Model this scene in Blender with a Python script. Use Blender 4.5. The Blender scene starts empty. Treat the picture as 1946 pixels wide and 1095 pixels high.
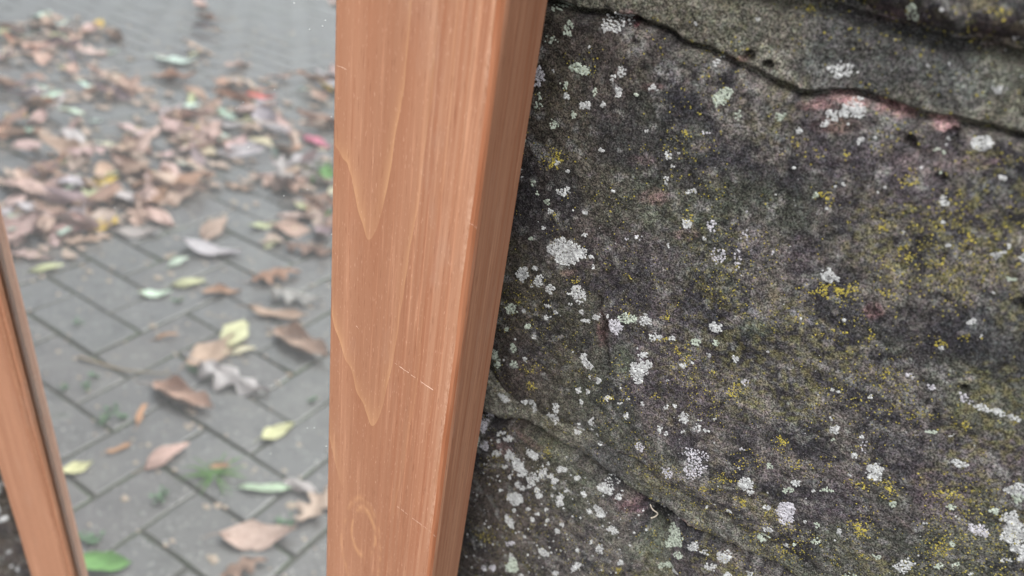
import bpy, math, random
import numpy as np
from mathutils import Matrix, Vector
rnd = random.Random(7)
sc = bpy.context.scene
col = sc.collection
# ------------------------------------------------------------------ camera
CAM_ROT = [[0.8468106, -0.3740861, 0.3781157], [0.5179968, 0.4185649, -0.7459777], [0.120794, 0.8275645, 0.5482205]]
cam = bpy.data.cameras.new('camera'); co = bpy.data.objects.new('camera', cam); col.objects.link(co)
mw = Matrix(CAM_ROT).to_4x4(); mw.translation = Vector((0, -.20, .92)); co.matrix_world = mw
cam.lens = 26.64; cam.sensor_width = 36; cam.clip_start = .01; cam.clip_end = 400
cam.dof.use_dof = True; cam.dof.focus_distance = .243; cam.dof.aperture_fstop = 10
sc.camera = co
# ------------------------------------------------------------------ world, sun, exposure
SUN_EL, SUN_AZ = 54, 14          # soft overcast light from behind the camera
w = bpy.data.worlds.new('World'); sc.world = w; w.use_nodes = True
nt = w.node_tree; bg = nt.nodes['Background']
sky = nt.nodes.new('ShaderNodeTexSky'); sky.sky_type = 'NISHITA'; sky.sun_disc = False
sky.sun_elevation = math.radians(SUN_EL); sky.sun_rotation = math.radians(180 + -SUN_AZ)
sky.air_density = 1.0; sky.dust_density = 6.0; sky.ozone_density = .6
hs = nt.nodes.new('ShaderNodeHueSaturation'); hs.inputs['Saturation'].default_value = .35
nt.links.new(sky.outputs[0], hs.inputs['Color']); nt.links.new(hs.outputs[0], bg.inputs[0])
bg.inputs[1].default_value = .15
sl = bpy.data.lights.new('sun', 'SUN'); so = bpy.data.objects.new('sun', sl); col.objects.link(so)
sl.energy = .9; sl.angle = math.radians(60); sl.color = (1, .96, .9)
az = math.radians(SUN_AZ); el = math.radians(SUN_EL)
sdir = Vector((math.sin(az)*math.cos(el), -math.cos(az)*math.cos(el), math.sin(el)))
so.rotation_euler = sdir.to_track_quat('Z', 'Y').to_euler()
sc.view_settings.view_transform = 'Standard'; sc.view_settings.look = 'None'
sc.view_settings.gamma = 1; sc.view_settings.use_curve_mapping = False
sc.view_settings.exposure = 0.38

LICHEN = """-815 8699 318 75 53 -243 w 95;-991 8702 245 55 20 -111 g 80;-946 8651 162 39 34 -184 g 70;-991 8614 184 45 20 -116 g 60;-871 8621 64 16 9 -42 g 80;-1014 8500 242 66 43 -261 l 80;-904 8551 196 52 25 -132 g 90;-877 8550 162 44 26 -132 g 90;-757 8583 137 37 41 -184 w 90;-778 8562 78 21 16 -71 w 100;-927 8494 134 37 25 -136 g 50;-972 8526 51 14 8 -45 w 100;-915 8466 118 34 14 -76 w 100;-997 8431 158 46 40 -237 g 50;-936 8374 156 48 26 -144 g 70;-881 8420 117 35 24 -124 g 70;-850 8459 180 53 24 -121 w 80;-797 8476 64 19 19 -90 w 80;-756 8533 93 26 16 -72 w 100;-756 8519 93 27 19 -87 w 100;-829 8506 80 23 21 -104 g 80;-662 8567 74 21 17 -70 w 100;-650 8563 59 17 14 -56 w 100;-699 8535 76 22 13 -57 g 60;-585 8753 54 13 14 -50 w 100;-439 8798 50 12 15 -48 w 100;-513 8673 80 21 29 -103 w 100;-469 8589 186 273 151 -100 g 95;-416 8559 106 32 36 -121 g 40;-479 8495 125 39 35 -126 l 50;-649 8443 61 19 11 -44 w 100;-1034 8286 129 41 37 -237 g 60;-111 8894 144 33 92 -233 g 80;99 8885 56 14 22 -51 w 90;-218 8731 251 67 59 -165 w 85;109 8774 95 27 37 -86 w 100;0 8804 40 11 18 -43 w 90;-41 8789 31 8 13 -33 w 90;-156 8656 215 63 70 -194 w 95;-195 8628 175 52 44 -124 w 80;-209 8603 118 36 22 -63 w 80;-257 8571 73 23 34 -103 w 80;-312 8590 150 45 33 -103 g 50;-115 8589 113 36 41 -112 w 80;63 8637 82 26 29 -70 w 80;130 8660 215 69 68 -160 w 95;58 8619 103 34 29 -71 g 70;-873 8168 300 109 41 -226 w 90;-826 7976 606 -35 -97 -426 w 95;-774 7982 213 89 33 -166 w 90;-754 7986 71 29 15 -73 w 100;-733 7995 87 36 19 -91 w 90;-716 7962 52 22 19 -92 w 80;-775 8341 98 32 17 -79 w 90;-908 8257 71 24 12 -67 w 100;-871 8241 70 24 13 -67 w 100;-574 8392 89 30 27 -104 w 90;-546 8409 44 14 12 -44 w 100;-552 8365 59 20 12 -45 w 100;-563 8320 75 26 16 -62 w 90;-561 8306 45 16 12 -46 w 100;-708 8234 65 24 11 -49 w 100;-479 8313 145 52 21 -76 w 80;-785 8132 69 26 10 -52 w 100;-903 8092 91 34 22 -126 w 80;-919 8022 75 29 13 -74 w 90;-921 8118 92 34 15 -89 g 80;-957 8132 74 27 12 -71 g 80;-772 8059 87 35 11 -54 w 90;-960 7832 236 103 38 -243 w 85;-920 7869 97 41 13 -79 w 90;-896 7828 173 77 37 -221 w 85;-853 7819 171 77 28 -160 w 90;-760 7850 344 155 61 -313 w 95;-923 7799 79 35 13 -81 w 80;-467 8219 118 46 38 -143 w 90;-400 8235 129 50 48 -171 l 50;-406 8189 58 23 18 -64 w 90;-507 8126 46 19 17 -67 w 90;-356 8152 228 95 64 -225 l 50;-300 8162 111 47 85 -286 l 40;-318 8308 68 26 22 -74 l 60;-302 8236 137 55 56 -184 l 40;-955 7970 96 38 12 -76 g 80;-1039 7798 82 36 23 -166 g 80;-1040 8045 78 29 14 -94 g 90;-614 8107 226 91 20 -85 l 30;-1030 8192 38 13 5 -35 w 100;-1022 8170 38 13 5 -35 w 100;-978 8163 74 26 17 -106 g 70;-112 8474 47 17 19 -53 w 100;-129 8461 36 13 14 -40 w 100;-167 8424 73 26 23 -68 g 80;-61 8217 305 133 93 -267 w 90;-127 8399 48 18 19 -55 g 80;197 8599 67 23 30 -69 w 90;82 8568 83 29 20 -48 g 90;106 8520 62 23 20 -49 w 90;115 8508 83 30 35 -87 w 90;129 8463 62 24 15 -38 w 90;162 8408 42 17 21 -52 w 90;211 8406 41 17 21 -51 g 90;264 8423 137 57 49 -113 w 80;312 8438 57 24 55 -123 w 80;276 8451 39 16 22 -49 w 90;60 8403 33 13 15 -40 w 100;314 8377 77 34 22 -51 g 80;295 8329 40 18 23 -52 g 80;-215 8220 66 27 24 -76 l 50;-992 7669 186 87 38 -260 g 80;-943 7680 81 38 16 -107 w 90;-851 7746 116 54 14 -82 w 100;-822 7733 77 36 15 -82 w 100;-853 7695 59 28 18 -105 w 100;-766 7798 92 43 15 -80 w 80;-727 7780 73 34 20 -100 w 80;-706 7755 182 87 16 -80 w 90;-671 7782 125 60 25 -118 w 100;-637 7805 70 33 17 -78 w 90;-577 7825 288 138 57 -249 g 80;-605 7771 260 127 74 -335 l 95;-512 7846 214 103 50 -207 w 90;-475 7799 164 82 65 -267 w 85;-455 7806 65 32 19 -76 w 90;-416 7824 95 48 24 -93 w 100;-295 7924 248 13 -4 -190 w 90;-343 7842 107 54 35 -128 g 90;-284 7872 89 45 25 -89 g 100;-294 7815 60 31 26 -92 w 90;-215 7845 101 53 37 -125 w 90;-693 7600 149 78 29 -149 w 90;-672 7578 195 -97 -72 -155 w 90;-488 7718 151 78 24 -98 w 90;-487 7652 372 199 72 -305 w 95;-486 7613 154 84 48 -206 w 90;-357 7736 95 50 25 -96 w 100;-334 7762 47 25 15 -57 g 100;-683 7451 96 54 22 -112 w 100;-647 7464 76 43 18 -89 w 100;-576 7474 110 63 23 -110 w 100;-664 7409 77 44 27 -137 w 100;-503 7511 71 40 15 -64 w 100;-526 7479 72 41 19 -87 w 90;-450 7522 103 60 20 -85 w 80;-368 7558 66 38 26 -103 w 80;-344 7579 65 38 16 -61 w 100;-166 7780 115 63 39 -128 l 60;-391 7661 65 36 10 -40 w 80;-652 7527 56 31 18 -87 w 80;-618 7526 92 51 32 -152 w 80;-753 7324 142 82 42 -239 w 70;-767 7263 246 -119 -93 -208 w 80;-856 7283 148 86 31 -196 w 70;-844 7252 106 62 24 -149 w 80;-888 7265 108 62 19 -124 w 90;-975 7242 232 -77 -59 -138 w 90;-965 7501 127 65 30 -207 g 70;-949 7422 150 80 28 -189 g 70;-1038 7425 132 69 31 -239 g 80;-1020 7397 176 93 32 -241 g 70;-998 7574 106 52 16 -112 g 80;-916 7621 102 50 17 -109 g 90;-885 7590 101 50 14 -88 w 80;-913 7471 84 44 18 -115 w 70;-492 7444 89 53 30 -132 w 80;-604 7347 95 57 38 -185 w 80;-654 7256 158 97 28 -145 w 90;-654 7301 59 35 18 -95 w 90;-303 7553 129 76 60 -226 w 70;-210 7611 46 27 17 -59 w 100;-254 7569 63 37 17 -61 w 80;-252 7541 79 48 39 -143 w 80;-225 7546 109 66 28 -101 w 90;-364 7464 84 51 43 -171 w 80;-341 7458 83 51 16 -64 w 90;-291 7494 130 79 22 -84 w 90;284 8239 82 39 35 -82 w 90;255 8135 54 27 29 -72 w 90;112 7766 126 76 68 -193 w 90;91 7791 64 38 30 -87 w 70;222 8023 114 -9 3 -66 l 60;282 8018 112 -9 5 -82 l 70;362 8026 170 -52 -6 -109 l 60;404 8017 204 -39 2 -95 w 80;444 8018 211 -17 9 -95 w 70;481 8019 187 -36 4 -94 w 70;160 7914 60 34 18 -49 w 90;65 7887 38 21 12 -34 w 100;82 7890 37 21 12 -33 w 100;-135 7921 41 21 11 -34 w 100;187 7781 49 30 25 -69 w 90;380 7897 43 26 20 -47 w 90;317 8212 41 20 23 -55 l 80;334 7889 110 66 19 -48 g 80;-1046 7059 236 143 40 -327 l 95;-1064 6953 122 76 33 -283 g 70;-1023 6955 191 121 28 -225 l 70;-970 7054 92 57 14 -108 w 100;-951 7068 92 56 15 -107 w 100;-943 7041 92 57 11 -81 w 100;-920 7058 136 85 23 -161 w 90;-969 7015 93 58 11 -82 w 100;-970 6943 188 121 22 -168 w 90;-913 6968 252 162 51 -360 w 90;-867 6949 279 -238 -147 -254 w 95;-835 6919 202 135 34 -223 w 80;-813 7041 273 -14 -59 -241 w 100;-741 7029 85 56 23 -132 w 100;-921 6899 93 62 16 -113 w 90;-892 6859 93 63 16 -114 w 90;-782 6925 307 208 62 -387 w 60;-753 6971 151 101 36 -216 w 80;-718 6977 149 101 28 -161 w 80;-704 6963 128 87 24 -135 w 90;-680 7041 207 138 28 -157 w 95;-750 6848 154 108 23 -141 w 100;-761 6871 110 77 18 -112 w 90;-850 6847 137 94 25 -171 w 80;-826 6842 159 110 22 -142 w 80;-859 6752 303 214 51 -355 w 90;-657 6873 170 121 65 -360 w 90;-695 6883 86 60 19 -110 w 80;-697 6927 85 59 14 -82 w 90;-616 7037 122 82 25 -130 w 100;-573 6980 101 70 26 -132 w 100;-642 6948 83 58 15 -80 w 90;-490 6929 270 -47 -62 -271 w 90;-534 6909 113 -36 -36 -120 w 90;-785 6740 91 66 14 -88 w 100;-740 6743 112 82 14 -87 w 100;-704 6795 88 63 19 -114 w 90;-755 6693 91 67 19 -119 w 90;-846 6682 94 68 18 -120 w 90;-850 6602 238 -267 -112 -186 w 90;-690 6744 88 65 20 -116 w 90;-627 6765 107 80 26 -143 w 90;-637 6722 108 82 31 -174 w 90;-920 6761 119 83 16 -118 w 90;-490 7070 337 66 -15 -283 w 100;-438 7063 132 92 33 -151 w 100;-491 6765 61 47 17 -84 w 100;-422 6889 230 -40 -51 -242 w 80;-773 6578 70 54 14 -93 w 100;-830 6496 217 168 28 -191 l 90;-678 6555 222 2 -42 -214 w 80;-538 6678 84 66 22 -116 w 90;-451 6753 180 141 41 -196 w 70;-524 6581 94 -103 -141 -271 w 90;-357 6749 135 109 37 -166 w 100;-603 6474 134 110 22 -125 w 90;-801 6374 292 236 77 -531 g 90;-756 6326 97 80 20 -133 w 90;-818 6415 122 97 38 -262 w 80;-894 6280 128 104 27 -206 l 60;-940 6232 105 86 21 -175 l 60;-205 6979 276 214 129 -504 g 80;-215 6920 211 166 65 -257 g 80;-134 7007 234 183 60 -221 w 85;-90 7009 131 104 47 -171 w 70;-25 7025 285 228 90 -314 w 95;-170 6907 173 139 46 -179 g 80;-203 6801 215 177 47 -187 g 80;-161 6807 176 147 34 -132 w 80;-53 6949 196 160 42 -149 w 70;14 6958 127 105 36 -123 w 90;-605 7307 58 35 14 -70 w 90;-579 7286 95 59 19 -94 w 90;-560 7258 76 48 15 -71 w 100;-245 7434 224 143 69 -256 l 40;-213 7387 382 250 142 -521 l 50;-298 7303 152 101 57 -226 l 50;-415 7347 141 89 37 -158 l 40;-140 7211 48 35 19 -68 w 100;-66 7253 93 67 32 -111 w 80;126 7720 76 47 31 -89 g 80;-47 7410 265 181 76 -251 w 95;-25 7386 89 61 38 -126 w 95;-9 7527 113 74 50 -158 g 60;83 7510 109 74 39 -118 w 90;68 7466 139 95 52 -160 g 70;138 7509 40 28 20 -58 w 100;169 7537 169 116 40 -115 g 80;89 7391 236 169 94 -289 l 95;106 7352 195 143 82 -251 l 70;38 7360 115 82 26 -84 w 90;157 7379 41 30 21 -61 w 90;190 7386 80 59 28 -81 g 90;67 7209 161 124 55 -177 g 100;67 7268 130 98 34 -108 w 85;139 7223 90 -45 -30 -140 w 80;157 7259 70 54 28 -86 g 70;210 7323 107 82 43 -124 g 60;251 7409 64 48 42 -119 w 70;261 7691 179 118 106 -284 w 80;201 7743 146 91 77 -210 l 40;190 7706 99 63 26 -71 w 80;206 7632 38 25 20 -55 w 90;341 7606 71 50 42 -108 g 80;-99 7541 74 47 24 -80 l 70;-83 7472 74 49 18 -61 w 70;446 7406 209 168 105 -271 w 70;375 7387 122 96 44 -118 g 80;501 7363 318 265 54 -136 w 90;431 7831 199 -9 10 -105 w 80;568 7824 216 147 98 -221 w 90;582 7806 137 95 84 -191 g 90;595 7732 217 157 115 -263 w 95;624 7681 295 221 192 -435 w 97;663 7639 176 137 150 -338 w 95;556 7643 244 29 33 -188 l 80;559 7733 91 65 36 -82 g 90;465 7687 97 69 35 -85 g 80;518 7566 54 41 37 -89 g 80;439 7593 67 49 21 -54 w 60;521 7463 89 71 38 -93 g 70;557 7492 97 78 30 -73 g 70;650 7590 120 95 38 -86 w 70;599 7490 42 34 23 -54 w 80;73 7026 122 101 43 -142 w 80;344 7252 153 126 76 -209 g 40;-5932 3299 573 397 -510 -1213 w 90;-6082 2901 605 438 -365 -871 w 80;-6087 2950 483 347 -364 -864 w 80;-6037 2805 132 -300 -1701 -1761 w 100;-6384 2158 403 313 -208 -499 w 80;-6140 2047 46 -110 -695 -778 w 90;-6105 2293 45 -107 -542 -592 w 80;-6515 1664 425 348 -223 -543 w 60;-6285 2067 267 212 -102 -251 w 70;-6027 2089 256 208 -190 -496 w 80"""
YELLOW = """-854 8582 222 58 20 -100 50;-674 8660 316 81 33 -134 35;-680 8510 136 40 24 -101 30;-534 8478 128 40 31 -114 60;-922 8264 352 118 42 -235 80;-931 8240 178 61 27 -153 90;-654 8226 144 53 19 -82 60;-489 8266 89 33 75 -282 60;-461 8230 118 45 34 -126 50;-600 7975 149 65 17 -72 90;-765 7888 217 96 22 -115 70;-886 8084 127 48 16 -90 80;-455 7884 143 69 28 -110 90;-374 7781 267 138 80 -303 95;-429 7796 161 81 48 -189 60;-877 7443 268 144 37 -232 80;-869 7368 188 105 38 -239 70;-965 7724 182 83 22 -148 60;-185 7760 218 120 55 -185 70;-256 7769 150 81 42 -149 50;-184 7727 205 115 55 -188 80;-284 7743 122 66 42 -151 60;-571 7475 255 145 24 -110 60;-416 7580 151 85 30 -124 60;-58 8167 369 166 74 -212 70;-17 8192 407 183 64 -178 100;-1 8055 272 134 55 -158 95;-91 8071 206 98 69 -207 60;99 8087 117 58 51 -137 60;85 8231 271 122 76 -200 40;304 8201 224 111 41 -97 70;93 8347 153 64 42 -108 80;157 8359 231 97 64 -159 60;71 8354 111 45 31 -81 70;27 8530 193 68 69 -175 70;129 8445 208 81 52 -127 60;-131 8548 70 23 27 -76 90;-206 8516 289 96 45 -131 40;-3 7634 220 137 61 -189 90;-33 7329 179 127 65 -215 95;293 7458 322 239 99 -272 100;312 7654 211 144 102 -268 85;243 7618 342 231 94 -257 60;343 7365 149 117 59 -160 70;449 7726 405 279 97 -236 50;510 7544 303 233 163 -399 60;289 7534 171 123 70 -188 60;64 7580 269 175 64 -191 50;-120 7385 336 226 99 -342 55;-165 7316 238 163 74 -265 50;-141 8426 264 96 76 -218 50;-227 8538 362 117 53 -157 50;4 8885 146 35 48 -114 80;45 8937 205 46 43 -99 70;-361 8221 113 45 27 -93 40;-755 7081 169 109 35 -208 100;-563 7627 176 94 55 -249 40;-294 6956 253 192 74 -308 50;-267 6885 253 199 64 -262 50;-358 6700 156 127 50 -226 80;-957 6921 328 213 45 -339 50;-961 6430 507 388 57 -465 30;144 7180 227 181 86 -266 40;284 7279 182 146 74 -209 40;-337 8846 292 66 31 -91 60;173 8000 230 124 60 -157 40;249 8148 234 118 70 -173 50;191 8440 182 72 53 -126 60;9 8399 225 87 61 -160 50;-366 8037 177 79 28 -101 40;-509 7767 134 67 28 -116 30;-687 7537 151 81 26 -131 30;-69 7517 377 242 86 -281 40;131 7623 284 185 77 -223 50;284 7928 244 142 63 -159 40;384 7948 230 137 64 -154 40"""
TINTS = """-167 8667 717 18 12 -100 44 24 22 90;-71 8675 631 15 21 -147 48 27 25 95;36 8673 396 10 21 -120 52 30 28 95;-235 8641 470 137 51 -149 30 15 14 70;-468 8689 286 75 30 -101 36 20 17 80;-790 8723 268 62 42 -186 24 12 12 70;-762 8701 119 28 18 -80 16 5 6 90;73 8175 254 119 88 -236 25 12 11 70;-371 8730 367 94 39 -122 30 28 24 50;-659 8569 351 98 27 -112 22 11 10 50;-489 8453 280 90 47 -172 20 11 11 50;-583 8257 458 167 55 -223 22 12 12 60;-463 8180 355 141 52 -194 22 12 12 60;-640 8355 458 154 44 -185 18 11 11 50;-799 7906 435 188 36 -192 22 14 12 70;-647 7742 213 105 171 -810 14 6 6 60;-482 8062 760 325 61 -239 18 17 16 50;-550 7657 415 218 158 -700 15 19 11 60;-195 7983 467 227 104 -338 15 18 12 60;-582 8187 312 120 96 -396 13 15 10 60;-509 8470 420 133 157 -575 12 13 10 50;-487 8754 763 185 110 -372 16 17 14 50;58 8782 860 237 184 -436 17 18 16 60;-270 8743 464 121 164 -478 16 17 15 60;-355 8681 491 134 64 -200 26 25 21 70;-388 7035 743 -98 -75 -401 16 5 7 50;-356 7035 333 -44 -36 -199 15 9 11 70;-170 7079 524 -73 -31 -217 32 18 17 80;2 7097 500 -72 -22 -210 28 17 16 70;-940 6986 852 -102 -134 -439 22 14 13 60;-834 7098 815 -108 -51 -176 24 15 13 60;-154 8237 504 211 200 -601 17 13 15 40;-292 8248 404 161 282 -926 18 16 18 40;-173 8611 572 175 89 -250 16 8 6 50;66 8888 556 135 178 -410 14 8 8 50;-147 8872 929 216 124 -325 12 7 8 60;65 7942 1604 -98 0 -177 22 21 20 50;311 7825 1273 -57 9 -144 22 20 19 50;-18 7731 927 546 95 -292 20 19 17 50;-716 7101 793 -107 -92 -349 18 19 13 50;-592 7053 1161 -152 -109 -467 17 19 13 60;-285 6871 896 705 191 -798 16 18 12 70;-761 6635 1340 1008 293 -1863 12 10 8 50;-210 8033 869 -63 -13 -177 22 22 24 60;-54 8070 818 -66 -5 -152 20 19 22 60;405 7695 439 302 422 -1050 13 9 10 50;184 8565 388 139 102 -237 16 17 17 50;340 8259 582 280 354 -816 13 14 13 40;37 8582 621 208 146 -365 22 16 15 50;129 8613 491 164 79 -187 24 16 15 50;-288 7035 540 -102 -128 -679 1 1 1 99"""  # last ellipse paints the deep hole's shade near-black into the wall colour
LEAVES = """-0.707|-0.259|0.057|-0.6|ovate|green|bright green fresh leaf lying close to the foot of the mirror
-0.589|-0.417|0.088|-0.72|ovate|beige|flat pale beige oval leaf near the front of the paving
-0.649|-0.487|0.068|-0.63|strip|palegreen|long narrow pale green leaf with a curled grey leaf at its tip
-0.61|-0.523|0.051|-0.24|curl|grey|small curled grey leaf touching the tip of the narrow pale green leaf
-0.565|-0.513|0.075|-1.7|oak|beige|beige lobed leaf standing on edge beside the flat oval leaf
-0.911|-0.544|0.109|-0.13|curl|tan|tan leaf curled into a hollow with a dark shadowed mouth
-0.884|-0.632|0.126|-0.23|oak|lilac|greyish lilac lobed leaf lying flat above the curled tan leaf
-0.817|-0.441|0.064|-1.46|ovate|pink|pinkish bent leaf left of the grass tuft
-0.731|-0.59|0.054|-1.41|ovate|lime|small lime leaf resting on a paver joint above the grass
-0.564|-0.367|0.054|-1.18|oak|brown|dark brown leaf behind the flat pale oval leaf
-0.976|-0.665|0.094|-1.61|ovate|tan|tan leaf half covered by a yellow green leaf
-0.993|-0.737|0.093|-2.16|ovate|lime|yellow green leaf standing up against a tan leaf
-0.945|-0.71|0.042|-1.1|ovate|cream|small cream leaf beside the yellow green upright leaf
-1.216|-0.727|0.052|-0.88|ovate|mint|pale mint diamond shaped leaf alone on the pavers
-1.293|-0.843|0.046|-1.56|ovate|mint|small mint leaf standing near the cream leaf
-1.206|-0.8|0.059|-1.19|ovate|lime|pale yellow leaf with a brown curled underside
-1.135|-0.824|0.068|-0.99|curl|rust|rust brown curled leaf right of the pale yellow leaf
-1.285|-0.927|0.113|-0.56|ovate|lilac|smooth lilac grey leaf in the middle of the pavers
-1.365|-1.004|0.104|-2.02|ovate|tan|small tan pointed leaf raised above the lilac grey leaf
-1.303|-1.104|0.062|-1.25|ovate|lime|small lime leaf near the right frame bar
-1.221|-1.049|0.039|-1.59|ovate|lime|tiny yellow leaf below the small lime leaf
-0.878|-0.795|0.155|0.05|curl|tan|large brown curled leaf with a raised edge beside the wooden frame
-1.006|-0.91|0.098|-0.53|oak|grey|grey tan leaf lying over a dark gap near the frame
-0.99|-0.841|0.098|-0.58|strip|tan|narrow tan leaf just under the grey tan leaf
-1.103|-0.948|0.093|-1.17|oak|rust|rust coloured torn leaf above the grey tan leaf
-1.135|-1.092|0.108|-0.54|oak|brown|brown lobed leaf cut off by the frame edge
-1.497|-0.771|0.078|-1.32|oak|tan|tan lobed leaf below the yellow leaf
-1.534|-0.837|0.067|-1.82|ovate|yellow|bright golden yellow leaf in the drift
-1.459|-0.869|0.083|-0.79|ovate|grey|round grey leaf at the edge of the drift
-1.499|-0.948|0.1|0.03|ovate|pink|pink tan leaf pointing down from the drift
-1.512|-0.644|0.074|-0.64|oak|pink|pinkish leaf beside the left frame bar
-1.444|-0.639|0.053|-1.12|ovate|lime|yellow green leaf with a brown end near the left frame bar
-1.745|-0.975|0.076|-1.57|ovate|yellow|pale yellow leaf in the upper part of the drift
-1.7|-0.847|0.142|-0.5|curl|purple|purple brown arched leaf in the left drift
-1.887|-1.484|0.173|-0.88|curl|lilac|large arched lilac leaf hollow underneath on the right drift
-2.526|-1.82|0.134|-0.86|ovate|mint|pale mint leaf alone above the right drift
-2.356|-1.679|0.16|-1.08|curl|rust|arched rust leaf beside the mint leaf
-2.101|-1.444|0.096|-0.45|oak|pink|pinkish lobed leaf between the two drifts
-2.106|-1.536|0.058|-1.4|ovate|mint|small white green leaf beside the pinkish lobed leaf
-2.052|-1.801|0.09|-0.64|ovate|red|bright red leaf in the right drift
-1.63|-1.631|0.092|-0.03|ovate|magenta|small magenta leaf near the right frame bar
-3.012|-2.371|0.167|-0.19|curl|tan|lone tan curled leaf far off on the clean paving
-3.255|-2.54|0.219|0.47|ovate|pink|pink leaf pointing up beyond the lone curled leaf
-2.905|-1.821|0.147|0.13|curl|brown|brown rolled leaf far off on the left
-2.887|-1.604|0.112|-0.62|curl|purple|dark purple leaf in the far left cluster
-2.389|-1.224|0.094|-1.5|ovate|mint|pale mint leaf at the top of the left drift
-1.758|-1.306|0.137|-0.23|oak|cream|cream lobed leaf in the right drift
-1.719|-1.49|0.082|-0.17|ovate|cream|small cream leaf right of the lobed cream one
-1.434|-1.451|0.133|-1.98|ovate|green|green leaf standing beside the frame edge
-1.262|-1.275|0.05|-1.13|ovate|green|green leaf touching the frame edge
-2.38|-1.984|0.116|-1.62|curl|pink|pink folded leaf far off above the red leaf
-1.08|-0.645|0.038|-1.11|strip|orange|orange sliver of leaf on bare pavers
-0.883|-0.405|0.033|-1.34|strip|orange|small orange leaf sliver low on the left
-0.891|-0.342|0.037|-1.18|ovate|lime|yellow green leaf against the left frame bar
-0.925|-0.477|0.043|-2.24|strip|orange|thin orange leaf sliver below the green sprouts
-3.081|-3.308|0.101|0.48|ovate|pink|pale pink leaf far off beside the frame top
-1.511|-1.212|0.077|-0.33|oak|tan|tan leaf on bare paving under the right drift
-1.447|-1.294|0.136|0.08|oak|tan|light tan leaf in the lower right drift
-3.272|-1.752|0.163|0.97|ovate|mint|faint mint leaf in the far left cluster"""
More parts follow.
